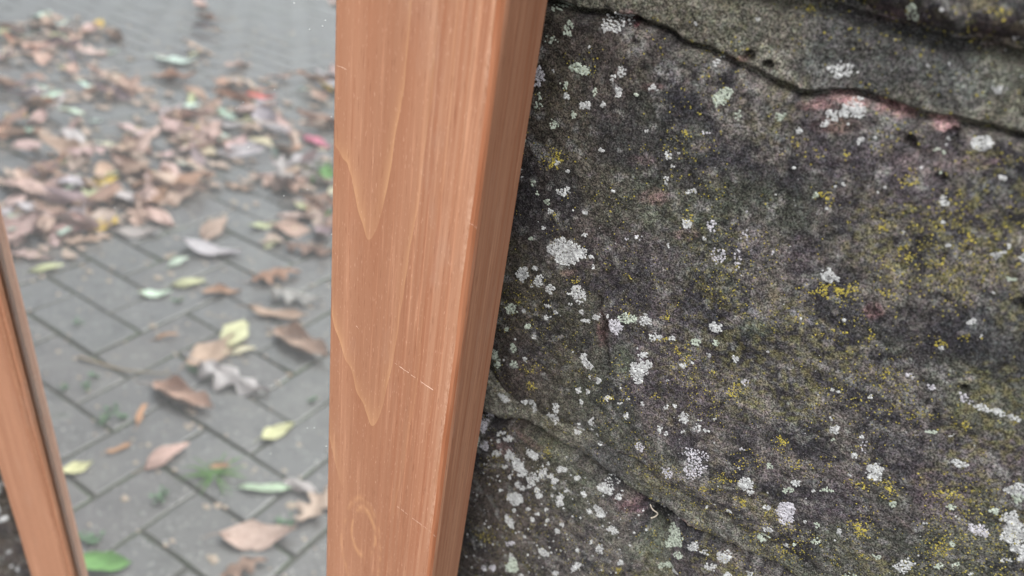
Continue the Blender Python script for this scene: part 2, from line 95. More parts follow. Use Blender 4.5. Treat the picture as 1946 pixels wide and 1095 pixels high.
FILL = """-3.14 -1.7;-2.99 -1.46;-3.03 -1.82;-3.02 -1.7;-3.05 -1.86;-2.79 -1.45;-2.71 -1.53;-3.11 -1.74;-3.19 -1.77;-3 -1.69;-2.73 -1.69;-2.92 -1.62;-2.89 -1.64;-3.06 -1.54;-2.84 -1.36;-2.86 -1.48;-2.98 -1.64;-3.1 -1.69;-3 -1.74;-2.71 -1.41;-2.84 -1.48;-3.13 -1.54;-2.73 -1.62;-3.02 -1.55;-2.94 -1.47;-2.79 -1.33;-3.09 -1.49;-3.13 -1.64;-2.58 -1.4;-2.32 -1.21;-2.43 -1.48;-2.52 -1.49;-2.53 -1.18;-2.34 -1.16;-2.5 -1.2;-2.41 -1.46;-2.52 -1.27;-2.56 -1.19;-2.37 -1.18;-2.37 -1.46;-2.38 -1.18;-2.33 -1.48;-2.31 -1.45;-2.3 -1.39;-2.58 -1.43;-2.38 -1.17;-2.42 -1.25;-2.33 -1.42;-2.37 -1.45;-2.35 -1.36;-2.35 -1.18;-2.39 -1.37;-2.29 -1.39;-2.35 -1.47;-1.88 -1.21;-1.78 -1;-1.77 -1.07;-1.59 -1.12;-2.02 -0.95;-1.69 -1.13;-1.7 -0.69;-1.87 -1.12;-1.88 -0.93;-1.82 -0.82;-1.65 -1.19;-1.56 -0.83;-1.61 -0.79;-1.6 -0.85;-1.63 -0.73;-2.21 -1.09;-1.93 -1.12;-1.81 -0.93;-1.64 -0.91;-1.62 -0.77;-1.64 -0.84;-1.65 -1.04;-1.56 -0.77;-1.59 -0.78;-1.61 -1.08;-2.24 -1.05;-1.89 -1.15;-1.77 -0.83;-2.02 -1.07;-1.77 -1.07;-1.79 -0.8;-1.56 -0.97;-1.52 -0.91;-1.56 -0.76;-1.75 -0.94;-2.09 -1.1;-1.75 -0.89;-1.9 -1.04;-1.86 -0.88;-1.64 -1.05;-1.6 -0.66;-1.92 -1.19;-2.13 -0.99;-1.58 -0.73;-2.13 -1.02;-1.55 -0.75;-1.68 -0.76;-1.7 -1.08;-2.19 -1.18;-1.59 -0.66;-1.58 -0.77;-1.56 -0.99;-1.63 -0.95;-1.68 -1.09;-1.69 -1.19;-2.22 -1.03;-1.69 -0.89;-1.89 -1.02;-1.67 -0.69;-1.62 -0.65;-2.21 -1.08;-1.83 -0.89;-1.64 -0.91;-1.66 -0.76;-1.58 -0.82;-1.62 -1.12;-1.82 -0.82;-1.96 -1.24;-1.56 -1.09;-1.58 -0.77;-1.88 -1.18;-1.6 -0.99;-1.74 -1.06;-1.76 -0.77;-1.76 -1;-1.98 -1.23;-2.28 -1.15;-1.59 -1.1;-1.56 -0.79;-1.95 -1;-1.71 -0.85;-1.55 -1.04;-2.1 -1.2;-1.66 -0.68;-1.78 -1.2;-1.76 -0.89;-1.86 -0.92;-2.14 -0.96;-1.57 -0.76;-1.71 -0.77;-1.71 -1.24;-2.19 -1.85;-1.97 -1.54;-1.98 -2.1;-1.76 -1.29;-1.91 -1.45;-1.85 -1.32;-1.96 -1.72;-1.98 -2.09;-2.08 -2.19;-1.63 -1.46;-2.01 -1.43;-1.85 -1.58;-1.78 -1.39;-2.17 -1.62;-2.1 -1.83;-1.96 -1.75;-1.8 -1.4;-1.98 -2.05;-1.78 -1.28;-1.81 -1.38;-2.2 -1.77;-1.95 -1.55;-1.97 -1.55;-1.66 -1.57;-2.21 -1.81;-1.91 -1.46;-1.78 -1.79;-1.72 -1.8;-1.91 -1.38;-1.8 -1.57;-1.72 -1.39;-2.14 -1.57;-2.05 -1.67;-2.1 -1.88;-1.83 -1.41;-1.93 -1.98;-1.92 -1.49;-1.97 -1.69;-2 -1.99;-2.19 -1.83;-1.71 -1.71;-2 -2.11;-1.76 -1.62;-2.1 -2.1;-1.83 -1.61;-1.68 -1.37;-2 -1.47;-1.83 -1.38;-2.01 -1.54;-2.06 -1.43;-2.07 -1.44;-1.92 -1.95;-2.01 -1.96;-2.12 -2.25;-1.94 -1.64;-1.92 -1.33;-1.76 -1.58;-1.86 -1.56;-2.17 -2;-2.19 -1.8;-2.06 -1.6;-1.9 -1.43;-1.91 -1.34;-1.82 -1.29;-1.93 -1.65;-1.45 -1.31;-1.3 -1.29;-1.49 -1.42;-1.52 -1.48;-1.27 -1.18;-1.3 -1.23;-1.52 -1.46;-1.2 -1.23;-1.44 -1.35;-1.47 -1.34;-1.47 -1.34;-1.44 -1.31;-1.43 -1.4;-1.16 -1.16;-1.5 -1.44;-1.51 -1.4;-1.23 -1.14;-1.62 -1.48;-1.55 -1.57;-1.32 -1.37;-1.29 -1.27;-1.37 -1.43;-1.27 -1.15;-1.27 -1.26;-1.24 -1.14;-1.61 -1.5;-2.61 -1.98;-2.86 -2.23;-2.54 -1.91"""
SPROUTS = """-1.066 -0.490;-1.053 -0.466;-1.070 -0.435;-0.969 -0.457;-0.943 -0.453;-0.756 -0.388;-0.750 -0.379;-0.765 -0.270;-0.754 -0.281;-0.755 -0.274;-0.590 -0.457;-0.578 -0.461;-0.961 -0.437;-0.956 -0.424;-0.747 -0.686;-0.961 -0.613;-1.229 -0.568;-1.165 -0.742;-1.605 -0.705;-1.601 -0.691"""
TWIGS = """-1.132 -0.504;-1.051 -0.551;-0.972 -0.577;-1.154 -0.433"""
TUFT = """-0.730 -0.460"""
SCRATCHES = """-0.1132 0.7645 -0.1047 0.7630;-0.1047 0.7630 -0.0960 0.7615;-0.1082 0.7031 -0.1027 0.7020;-0.1015 0.7018 -0.0940 0.7009;-0.0933 0.7007 -0.0902 0.6996;-0.1394 0.8522 -0.1357 0.8519;-0.0921 0.8225 -0.0898 0.8220;-0.1297 0.7714 -0.1282 0.7705"""
DUST = """-0.1466 0.7949;-0.1511 0.8588;-0.1501 0.8606;-0.1569 0.8070;-0.1617 0.8626;-0.1690 0.8224;-0.1672 0.8010;-0.1474 0.8337;-0.1559 0.8568;-0.2601 0.7621;-0.2596 0.6540;-0.2043 0.7035;-0.1474 0.7023;-0.1744 0.6151;-0.1536 0.7080;-0.2333 0.7335;-0.1777 0.6792;-0.1573 0.7056;-0.1825 0.8129;-0.1872 0.8246;-0.1841 0.8275;-0.3473 0.4889;-0.1602 0.8103;-0.3196 0.5763;-0.1702 0.8354;-0.1692 0.6675"""
CURVE_U1 = """-0.0942 0.8702;-0.0801 0.8706;-0.0683 0.8713;-0.0568 0.8687;-0.0461 0.8673;-0.0376 0.8662;-0.0287 0.8649;-0.0150 0.8685;-0.0037 0.8675;0.0064 0.8686;0.0201 0.8691"""
CURVE_U0 = """-0.0961 0.8768;-0.0652 0.8839;-0.0330 0.8860;-0.0196 0.8854;-0.0062 0.8849;0.0117 0.8852"""
CURVE_CL = """-0.1066 0.7280;-0.0877 0.7220;-0.0736 0.7214;-0.0581 0.7221;-0.0318 0.7184;-0.0152 0.7163;-0.0021 0.7177;0.0172 0.7147"""
CURVE_L3 = """-0.1091 0.7070;-0.0865 0.7144;-0.0720 0.7121;-0.0600 0.7125;-0.0420 0.7079;-0.0322 0.7068;-0.0123 0.7057;0.0009 0.7073;0.0160 0.7074"""
CRACK = """-0.0673 0.7863;-0.0667 0.7836;-0.0670 0.7811;-0.0655 0.7795;-0.0643 0.7778;-0.0638 0.7746;-0.0646 0.7725;-0.0631 0.7694;-0.0618 0.7667;-0.0606 0.7639;-0.0593 0.7607"""
SIDE_JOINT = """-0.0268 0.7079;-0.0270 0.7004;-0.0244 0.6934;-0.0236 0.6847;-0.0192 0.6775"""
HOLES = """-0.0297 0.7072;-0.0770 0.8704;-0.0737 0.8669;-0.0005 0.8620;0.0066 0.8651;0.0358 0.8323;-0.0388 0.8699;-0.0438 0.8706;0.0081 0.8563;0.0346 0.8054;-0.0229 0.7500;-0.0082 0.8672"""
ROOT = """-0.0322 0.7097;-0.0309 0.7086;-0.0292 0.7078;-0.0285 0.7063;-0.0293 0.7046;-0.0304 0.7040"""

# ------------------------------------------------------------------ helpers
def link(o, parent=None):
    col.objects.link(o)
    if parent is not None: o.parent = parent
    return o
def tag(o, label=None, cat=None, group=None, kind=None):
    if label: o['label'] = label
    if cat: o['category'] = cat
    if group: o['group'] = group
    if kind: o['kind'] = kind
    return o
def empty(name, loc=(0, 0, 0)):
    o = bpy.data.objects.new(name, None); o.location = loc; o.empty_display_size = .05; return link(o)
def mesh_np(name, V, F, mat=None, smooth=True, color=None):
    """V (n,3) array, F (m,k) array with k=3 or 4"""
    V = np.asarray(V, np.float32); F = np.asarray(F, np.int32)
    me = bpy.data.meshes.new(name); k = F.shape[1]
    me.vertices.add(len(V)); me.vertices.foreach_set('co', V.ravel())
    me.loops.add(F.size); me.loops.foreach_set('vertex_index', F.ravel())
    me.polygons.add(len(F)); me.polygons.foreach_set('loop_start', np.arange(0, F.size, k, dtype=np.int32))
    me.polygons.foreach_set('use_smooth', np.full(len(F), smooth))
    me.update(calc_edges=True)
    if color is not None:
        a = me.color_attributes.new('tint', 'FLOAT_COLOR', 'POINT')
        a.data.foreach_set('color', np.concatenate([color, np.ones((len(color), 1))], 1).astype(np.float32).ravel())
    if mat: me.materials.append(mat)
    return me
def obj(name, me, parent=None): return link(bpy.data.objects.new(name, me), parent)
def pts2(s): return np.array([[float(a) for a in e.split()] for e in s.split(';')])
# vectorised value noise
_rs = np.random.RandomState(3); _tab = _rs.rand(512, 512)
def vn(x, y, s=0):
    x = np.asarray(x, float) + 37.7*s + 1000; y = np.asarray(y, float) + 91.3*s + 1000
    xi = np.floor(x).astype(int); yi = np.floor(y).astype(int); fx = x-xi; fy = y-yi
    fx = fx*fx*fx*(fx*(fx*6-15)+10); fy = fy*fy*fy*(fy*(fy*6-15)+10)
    a = _tab[xi % 512, yi % 512]; b = _tab[(xi+1) % 512, yi % 512]; c = _tab[xi % 512, (yi+1) % 512]; d = _tab[(xi+1) % 512, (yi+1) % 512]
    return (a*(1-fx)+b*fx)*(1-fy)+(c*(1-fx)+d*fx)*fy
def fbm(x, y, sc_, o=4, s=0, g=.5):
    t = 0; A = 1; n = 0
    for i in range(o):
        ca, sa = math.cos(i*.9+s), math.sin(i*.9+s)
        t = t + A*vn((ca*x-sa*y)*sc_, (sa*x+ca*y)*sc_, s+i*1.7); n += A; A *= g; sc_ *= 2.03
    return t/n*2-1
def ss(a, b, x): t = np.clip((x-a)/(b-a), 0, 1); return t*t*(3-2*t)
# ------------------------------------------------------------------ materials
def mat(name):
    m = bpy.data.materials.new(name); m.use_nodes = True; n = m.node_tree
    return m, n, n.nodes['Principled BSDF']
class G:
    def __init__(s, n): s.n = n
    def node(s, t, **k):
        d = s.n.nodes.new(t)
        for a, b in k.items(): setattr(d, a, b)
        return d
    def put(s, sock, v):
        if isinstance(v, bpy.types.NodeSocket): s.n.links.new(v, sock)
        elif v is not None:
            if hasattr(sock.default_value, '__len__') and len(sock.default_value) == 4 and len(v) == 3: v = (*v, 1)
            sock.default_value = v
    def M(s, op, a, b=None, c=None, clamp=False):
        d = s.node('ShaderNodeMath', operation=op, use_clamp=clamp)
        s.put(d.inputs[0], a)
        if b is not None: s.put(d.inputs[1], b)
        if c is not None: s.put(d.inputs[2], c)
        return d.outputs[0]
    def noise(s, vec, scale, detail=3, rough=.5, out=0):
        d = s.node('ShaderNodeTexNoise'); s.put(d.inputs['Vector'], vec); d.inputs['Scale'].default_value = scale
        d.inputs['Detail'].default_value = detail; d.inputs['Roughness'].default_value = rough
        return d.outputs[out]
    def vor(s, vec, scale, feat='F1', out='Distance'):
        d = s.node('ShaderNodeTexVoronoi', feature=feat); s.put(d.inputs['Vector'], vec); d.inputs['Scale'].default_value = scale
        return d.outputs[out]
    def ramp(s, f, a, b):
        d = s.node('ShaderNodeMapRange', interpolation_type='SMOOTHSTEP'); s.put(d.inputs[0], f); d.inputs[1].default_value = a; d.inputs[2].default_value = b
        return d.outputs[0]
    def mix(s, f, a, b, bt='MIX'):
        d = s.node('ShaderNodeMix', data_type='RGBA', blend_type=bt); s.put(d.inputs[0], f); s.put(d.inputs[6], a); s.put(d.inputs[7], b)
        return d.outputs[2]
    def scale(s, vec, k):
        d = s.node('ShaderNodeVectorMath', operation='MULTIPLY'); s.put(d.inputs[0], vec); d.inputs[1].default_value = k; return d.outputs[0]
    def bump(s, h, dist, st=1.0):
        d = s.node('ShaderNodeBump'); s.put(d.inputs['Height'], h); d.inputs['Distance'].default_value = dist; d.inputs['Strength'].default_value = st
        return d.outputs[0]
    def coord(s): return s.node('ShaderNodeTexCoord').outputs['Object']
    def sep(s, v): d = s.node('ShaderNodeSeparateXYZ'); s.put(d.inputs[0], v); return d.outputs
    def comb(s, x, y, z):
        d = s.node('ShaderNodeCombineXYZ'); s.put(d.inputs[0], x); s.put(d.inputs[1], y); s.put(d.inputs[2], z); return d.outputs[0]

def stone_material():
    m, n, p = mat('weathered_sandstone'); g = G(n); v = g.coord()
    at = g.node('ShaderNodeAttribute', attribute_name='tint').outputs['Color']
    f1 = g.noise(v, 1900, 3, .65); f2 = g.noise(v, 520, 3, .6)
    k = g.M('MULTIPLY_ADD', g.ramp(f1, .40, .62), 1.75, .38)
    c = g.mix(1.0, at, g.comb(k, k, k), 'MULTIPLY')
    hue = g.noise(v, 700, 2, .5, 1)
    c = g.mix(.16, c, g.mix(1.0, c, g.mix(1.0, hue, (1.9, 1.9, 1.9), 'MULTIPLY'), 'MULTIPLY'))
    c = g.mix(g.M('MULTIPLY', g.ramp(f2, .62, .72), .5), c, g.mix(1.0, at, (2.6, 2.6, 2.5), 'MULTIPLY'))
    c = g.mix(g.M('MULTIPLY', g.ramp(g.noise(v, 1150, 2), .42, .33), .7), c, (.014, .013, .014))
    p.inputs['Roughness'].default_value = .85; p.inputs['Specular IOR Level'].default_value = .25
    g.put(p.inputs['Base Color'], c)
    h = g.M('ADD', g.M('MULTIPLY', f1, .6), f2)
    g.put(p.inputs['Normal'], g.bump(h, .0016, .9))
    return m
def crust_material(name, a, b, rough=.9):
    m, n, p = mat(name); g = G(n); v = g.coord()
    f = g.noise(v, 900, 3, .6)
    g.put(p.inputs['Base Color'], g.mix(g.ramp(f, .3, .7), a, b)); p.inputs['Roughness'].default_value = rough
    p.inputs['Specular IOR Level'].default_value = .15
    g.put(p.inputs['Normal'], g.bump(f, .0004, .7))
    return m
def wood_material(name, edge=False):
    m, n, p = mat(name); g = G(n); v = g.coord(); x, y, z = g.sep(v)[0:3]; x = g.M('SUBTRACT', x, .0024)
    ar = g.sep(g.noise(g.scale(v, (14, 14, 3)), 1.0, 2, .5, 1))
    wob = g.M('MULTIPLY', g.M('SUBTRACT', g.noise(g.scale(v, (60, 60, 16)), 1, 3, .55), .5), 1.0)
    # growth rings that break out into cathedral figure low on the board
    u0 = g.M('MULTIPLY_ADD', g.M('SUBTRACT', .8049, z), .07, .0137)
    dx = g.M('SUBTRACT', x, u0); dx = g.M('ADD', dx, g.M('MULTIPLY', wob, .0075))
    lt = g.M('LESS_THAN', dx, 0.0)
    ad = g.M('ABSOLUTE', dx)
    gl = g.M('MULTIPLY', g.M('POWER', g.M('DIVIDE', ad, .018), 1.25), .045)
    gr = g.M('MULTIPLY', g.M('POWER', g.M('DIVIDE', ad, .0077), 1.75), .021)
    gg = g.M('ADD', g.M('MULTIPLY', lt, gl), g.M('MULTIPLY', g.M('SUBTRACT', 1.0, lt), gr))
    F = g.M('DIVIDE', g.M('SUBTRACT', g.M('SUBTRACT', z, .734), gg), .0707)
    F = g.M('ADD', F, g.M('MULTIPLY', wob, .22))
    fr = g.M('FRACT', F)
    line = g.M('MULTIPLY', g.M('POWER', g.M('SUBTRACT', 1.0, fr), 11.0), g.ramp(g.noise(g.scale(v, (90, 90, 26)), 1, 3), .30, .62))
    line2 = g.M('POWER', fr, 4.0)
    # knot figure
    def knot(u, zz, ru, rz, s):
        a = g.M('DIVIDE', g.M('SUBTRACT', g.M('ADD', x, g.M('MULTIPLY', wob, .011)), u), ru); b = g.M('DIVIDE', g.M('SUBTRACT', z, zz), rz)
        e = g.M('SQRT', g.M('ADD', g.M('MULTIPLY', a, a), g.M('MULTIPLY', b, b)))
        d = g.M('DIVIDE', g.M('ABSOLUTE', g.M('SUBTRACT', e, 1.0)), s)
        return g.M('SUBTRACT', 1.0, g.M('MINIMUM', d, 1.0))
    kn = g.M('MAXIMUM', knot(.0176, .679, .0050, .0130, .22), g.M('MULTIPLY', knot(.0170, .668, .0088, .0290, .10), .6))
    fib = g.noise(g.scale(v, (950, 950, 22)), 1, 3, .6)
    fib2 = g.noise(g.scale(v, (620, 620, 6)), 1, 3, .6)
    broad = g.noise(g.scale(v, (70, 70, 2.2)), 1, 2, .5)
    right = g.ramp(x, .016, .044)
    if edge: right = .7
    base = g.mix(g.ramp(broad, .3, .7), (.335, .163, .096), (.430, .224, .138))
    base = g.mix(g.M('MULTIPLY', g.ramp(fib2, .42, .66), g.M('MULTIPLY_ADD', right, .40, .18)), base, (.30, .105, .050))
    base = g.mix(g.M('MULTIPLY', g.ramp(g.noise(g.scale(v, (600, 600, 5)), 1, 2), .52, .72), g.M('MULTIPLY_ADD', right, .20, .08)), base, (.70, .385, .235))
    base = g.mix(g.M('MULTIPLY', g.ramp(fib, .55, .72), .38), base, (.27, .105, .055))
    base = g.mix(g.M('MULTIPLY', g.ramp(fib, .45, .30), .30), base, (.68, .38, .24))
    st_ = g.noise(g.scale(v, (30, 30, 9)), 1, 4, .6); base = g.mix(g.M('MULTIPLY', g.ramp(st_, .48, .72), .28), base, (.27, .125, .075))
    base = g.mix(g.M('MULTIPLY', g.ramp(g.noise(g.scale(v, (45, 45, 14)), 1, 4, .65), .55, .75), .25), base, (.44, .33, .27))
    pore = g.ramp(g.noise(g.scale(v, (1900, 1900, 130)), 1, 2, .5), .60, .70); base = g.mix(g.M('MULTIPLY', pore, .42), base, (.20, .075, .04))
    if not edge:
        cath = g.M('MULTIPLY', g.M('SUBTRACT', 1.0, g.M('MULTIPLY', right, .75)), g.ramp(z, .690, .715))
        base = g.mix(g.M('MULTIPLY', g.M('MULTIPLY', line, .42), cath), base, (.72, .43, .22))
        base = g.mix(g.M('MULTIPLY', g.M('MULTIPLY', line2, .22), cath), base, (.30, .110, .055))
        base = g.mix(g.M('MULTIPLY', g.M('MULTIPLY', kn, g.ramp(g.noise(v, 160, 2), .35, .6)), .42), base, (.66, .38, .19))
        wear = g.M('MULTIPLY', g.M('MULTIPLY', g.ramp(x, .0455, .0475), g.ramp(g.noise(v, 55, 3), .4, .62)), g.ramp(g.noise(g.scale(v, (1500, 1500, 500)), 1, 2), .35, .65))
        base = g.mix(g.M('MULTIPLY', wear, .38), base, (.80, .55, .42))
        speck = g.ramp(g.noise(g.scale(v, (2400, 2400, 420)), 1, 1), .64, .74)
        base = g.mix(g.M('MULTIPLY', speck, .28), base, (.78, .52, .38))
    g.put(p.inputs['Base Color'], base); p.inputs['Roughness'].default_value = .62; p.inputs['Specular IOR Level'].default_value = .3
    g.put(p.inputs['Normal'], g.bump(g.M('ADD', fib, g.M('MULTIPLY', fib2, .5)), .00022, .7))
    return m
def simple(name, c, rough=.7, spec=.3):
    m, n, p = mat(name); p.inputs['Base Color'].default_value = (*c, 1); p.inputs['Roughness'].default_value = rough; p.inputs['Specular IOR Level'].default_value = spec
    return m, n, p

STONE = stone_material()
WOOD = wood_material('stained_wood_face'); WOODE = wood_material('stained_wood_side', True)
m, n, p = mat('sanded_orange_arris'); g = G(n); v = g.coord()
f = g.noise(g.scale(v, (500, 500, 30)), 1, 3)
g.put(p.inputs['Base Color'], g.mix(g.ramp(f, .3, .7), (.30, .110, .052), (.40, .175, .095))); p.inputs['Roughness'].default_value = .65; p.inputs['Specular IOR Level'].default_value = .2
ARRIS = m
# mirror: silvered glass under a thin veil of dust
m, n, p = mat('mirror_silver'); p.inputs['Metallic'].default_value = 1; p.inputs['Roughness'].default_value = 0.0
p.inputs['Base Color'].default_value = (.84, .90, .885, 1)
g = G(n); dif = g.node('ShaderNodeBsdfDiffuse'); dif.inputs[0].default_value = (.80, .84, .86, 1)
mx = g.node('ShaderNodeMixShader'); v = g.coord()
g.put(mx.inputs[0], g.M('MULTIPLY_ADD', g.noise(v, 9, 4, .6), .06, .065))
n.links.new(p.outputs[0], mx.inputs[1]); n.links.new(dif.outputs[0], mx.inputs[2]); n.links.new(mx.outputs[0], n.nodes['Material Output'].inputs[0])
MIRROR = m

# ------------------------------------------------------------------ ground sheet and brick paving
m, n, p = mat('joint_dirt'); g = G(n); v = g.coord()
f = g.noise(v, 60, 5, .6); f2 = g.noise(v, 9, 3, .6)
g.put(p.inputs['Base Color'], g.mix(g.ramp(f2, .50, .66), g.mix(f, (.065, .063, .057), (.13, .125, .115)), g.mix(f, (.035, .055, .02), (.07, .10, .04))))
p.inputs['Roughness'].default_value = .95; DIRT = m
m, n, p = mat('paver_concrete'); g = G(n)
v = g.coord(); oi = g.node('ShaderNodeObjectInfo'); geo = g.node('ShaderNodeNewGeometry').outputs['Position']
f = g.noise(geo, 260, 4, .7); fl = g.noise(geo, 4.5, 4, .6); sp = g.vor(geo, 190)
c = g.mix(f, (.054, .053, .052), (.195, .191, .187))
c = g.mix(g.M('MULTIPLY', g.ramp(fl, .35, .7), .5), c, (.165, .165, .175))
c = g.mix(g.M('MULTIPLY', oi.outputs['Random'], .5), c, (.115, .095, .095))
c = g.mix(g.M('MULTIPLY', g.ramp(g.noise(geo, 22, 5, .65), .48, .66), .55), c, (.052, .050, .050))
c = g.mix(g.M('MULTIPLY', g.ramp(g.noise(geo, 7, 3), .5, .62), .35), c, (.21, .20, .19))
c = g.mix(g.M('MULTIPLY', g.ramp(g.M('ADD', sp, g.M('MULTIPLY', g.noise(geo, 90, 2), .5)), .52, .36), g.ramp(g.noise(geo, 40, 2), .40, .58)), c, (.56, .55, .53))
c = g.mix(g.M('MULTIPLY', g.ramp(g.noise(geo, 14, 4, .7), .60, .72), .5), c, (.07, .085, .06))
g.put(p.inputs['Base Color'], c); p.inputs['Roughness'].default_value = .45; p.inputs['Specular IOR Level'].default_value = .6; p.inputs['Coat Weight'].default_value = .9; p.inputs['Coat Roughness'].default_value = .12; p.inputs['Coat IOR'].default_value = 1.6
g.put(p.inputs['Normal'], g.bump(f, .0010, .6)); PAVER = m
V = [(-150, -150, -.0045), (150, -150, -.0045), (150, 150, -.0045), (-150, 150, -.0045)]
tag(obj('ground', mesh_np('ground', V, [[0, 1, 2, 3]], DIRT)), kind='structure')
pave = empty('pavement'); tag(pave, kind='structure')
def paver_verts(hx, hy, r, seed):
    rr = np.random.RandomState(seed); c = .0035 ; V = []; 
    for (ax, ay, z) in ((hx, hy, -.05), (hx, hy, -.0022), (hx-c*.5, hy-c*.5, -.0008), (hx-c, hy-c, 0)):
        n_ = 0
        for sx, sy in ((-1, -1), (0, -1), (1, -1), (1, 0), (1, 1), (0, 1), (-1, 1), (-1, 0)):
            j = rr.uniform(-.0011, .0011, 2) if z > -.01 else (0, 0)
            V.append((sx*ax+j[0], sy*ay+j[1], z))
    V.append((0, 0, .0002)); F = []
    for k in range(3):
        for i in range(8): F.append((k*8+i, k*8+(i+1) % 8, k*8+8+(i+1) % 8, k*8+8+i))
    for i in range(0, 8, 2): F.append((24+i, 24+(i+1) % 8, 32, 24+(i-1) % 8))
    return np.array(V), np.array(F)
def dirty(me):
    me.materials.append(DIRT); n_ = len(me.polygons); a = (np.arange(n_) % 28 < 16).astype(np.int32)
    me.polygons.foreach_set('material_index', a); me.update(); return me
pm = [dirty(mesh_np('paver', *paver_verts(.0982, .0482, 0, s), PAVER, smooth=False)) for s in range(5)]
base_pv, base_pf = paver_verts(.0982, .0482, 0, 99)
# 90 degree herringbone aligned with the wall
OX, OY = -.775, -.475; cells = []
for i in range(-50, 50):
    for j in range(-50, 50):
        k = (i - j) % 4
        if k == 0: cells.append((OX+i*.1+.05, OY+j*.1, 0))      # lies along x, covers i,i+1
        elif k == 3: cells.append((OX+i*.1, OY+j*.1+.05, 1))
rest = []
def near(c): return math.hypot((c[0]+1.15)*.95, (c[1]+1.0)) + .25*max(0, -c[0]-1.4)
cells = [c for c in cells if c[1] < -.06]
cells.sort(key=near)
for q, (x, y, r) in enumerate(cells):
    if q < 300:
        o = obj('paver', pm[q % 5], pave); o.location = (x, y, rnd.uniform(-.0012, .0012))
        o.rotation_euler = (rnd.uniform(-.006, .006), rnd.uniform(-.006, .006), r*math.pi/2+rnd.uniform(-.006, .006)+math.pi*(q % 2))
    else:
        V = base_pv.copy()
        if r: V = np.stack([-V[:, 1], V[:, 0], V[:, 2]], 1)
        rest.append(V+np.array([x, y, rnd.uniform(-.0012, .0012)]))
NV = len(base_pv)
F = np.concatenate([base_pf+i*NV for i in range(len(rest))])
tag(obj('distant_pavers', dirty(mesh_np('distant_pavers', np.concatenate(rest), F, PAVER, smooth=False)), pave), kind='stuff')

# ------------------------------------------------------------------ stone wall (front face near y = 0)
U1, U0, CL, L3 = pts2(CURVE_U1), pts2(CURVE_U0), pts2(CURVE_CL), pts2(CURVE_L3)
HO, CR, SJ = pts2(HOLES), pts2(CRACK), pts2(SIDE_JOINT)
TB = np.array([[float(a) for a in e.split()] for e in TINTS.split(';')])
def ell(X, Z, t):
    a, b, c, d = t[2]*1e-5, t[4]*1e-5, t[3]*1e-5, t[5]*1e-5    # columns A=(a,c) B=(b,d)
    D = a*d-b*c; dx = X-t[0]*1e-4; dz = Z-t[1]*1e-4
    u = (d*dx-b*dz)/D; v = (-c*dx+a*dz)/D
    return np.sqrt(u*u+v*v)
def hcurve(P, base, sd, amp=.006):
    """course line: follows the surveyed points near x = 0, wanders elsewhere"""
    def f(x):
        w_ = ss(-.22, -.12, x)*(1-ss(.06, .16, x)); i = np.interp(x, P[:, 0], P[:, 1])
        return i*w_+(1-w_)*(base+amp*fbm(x, x*0+sd, 5, 3, sd)) + (.0030 if sd == 3 else .0009)*fbm(x, x*0+sd, 130, 4, sd)
    return f
def tab(f, lo=-2.6, hi=1.8, n=14000):
    gx = np.linspace(lo, hi, n); gy = f(gx); return lambda x: np.interp(x, gx, gy)
def wcurve(base, sd, amp=.008):
    f = tab(lambda x: amp*fbm(x, x*0+sd, 4, 4, sd)); return lambda x: base+f(x)
def tab(f, lo=-2.6, hi=1.8, n=14000):
    gx = np.linspace(lo, hi, n); gy = f(gx); return lambda x: np.interp(x, gx, gy)
fU1, fU0, fCL, fL3 = [tab(f) for f in (hcurve(U1, .868, 1), hcurve(U0, .886, 2), hcurve(CL, .720, 3), hcurve(L3, .707, 4))]
courses = [(wcurve(-.03, 11), wcurve(.155, 12)), (wcurve(.170, 12), wcurve(.335, 13)), (wcurve(.350, 13), wcurve(.520, 14)), (wcurve(.535, 14), fL3), (fCL, fU1), (fU0, wcurve(1.05, 15)),
           (wcurve(1.068, 15), wcurve(1.22, 16)), (wcurve(1.236, 16), wcurve(1.40, 17)), (wcurve(1.415, 17), wcurve(1.56, 18))]
stones = []   # dict: zl, zu, x0, x1, seed, proud
for k, (a, b) in enumerate(courses):
    if k == 4: xs_ = [-2.4, -1.95, -1.62, -1.15, -.82, -.37, .21, .63, 1.05, 1.5]
    elif k == 3: xs_ = [-2.4, -2.1, -1.7, -1.3, -.9, -.62, -.30, -.034, .34, .8, 1.1, 1.5]
    elif k == 5: xs_ = [-2.4, -1.9, -1.5, -1.0, -.66, -.22, .31, .7, 1.2, 1.5]
    else:
        xs_ = [-2.4]
        while xs_[-1] < 1.4: xs_.append(xs_[-1]+rnd.uniform(.28, .55))
    for i in range(len(xs_)-1):
        stones.append(dict(zl=a, zu=b, x0=xs_[i]+.006, x1=xs_[i+1]-.006, s=k*17+i*3+1, k=k, proud=rnd.uniform(-.002, .004)))
_sides = {}
def side(z, sd):
    k = round(sd, 4)
    if k not in _sides: _sides[k] = tab(lambda z: .006*fbm(z, z*0+sd, 9, 3, sd)+.001*fbm(z, z*0+sd, 150, 2, sd), -.1, 1.7, 6000)
    return _sides[k](z)
def sdist(st, X, Z, k_top=1, k_bot=1):
    x0 = st['x0']+side(Z, st['x0']*9); x1 = st['x1']+side(Z, (st['x1']+.012)*9)
    if st['k'] == 3 and abs(st['x1']+.040) < .002: x1 = np.interp(-Z, -SJ[:, 1], SJ[:, 0])-.0035 + .0006*fbm(Z, Z*0, 300, 2, 4)
    if st['k'] == 3 and abs(st['x0']+.028) < .002: x0 = np.interp(-Z, -SJ[:, 1], SJ[:, 0])+.0012 + .0006*fbm(Z, Z*0, 300, 2, 7)
    return X-x0, x1-X, Z-st['zl'](X), st['zu'](X)-Z
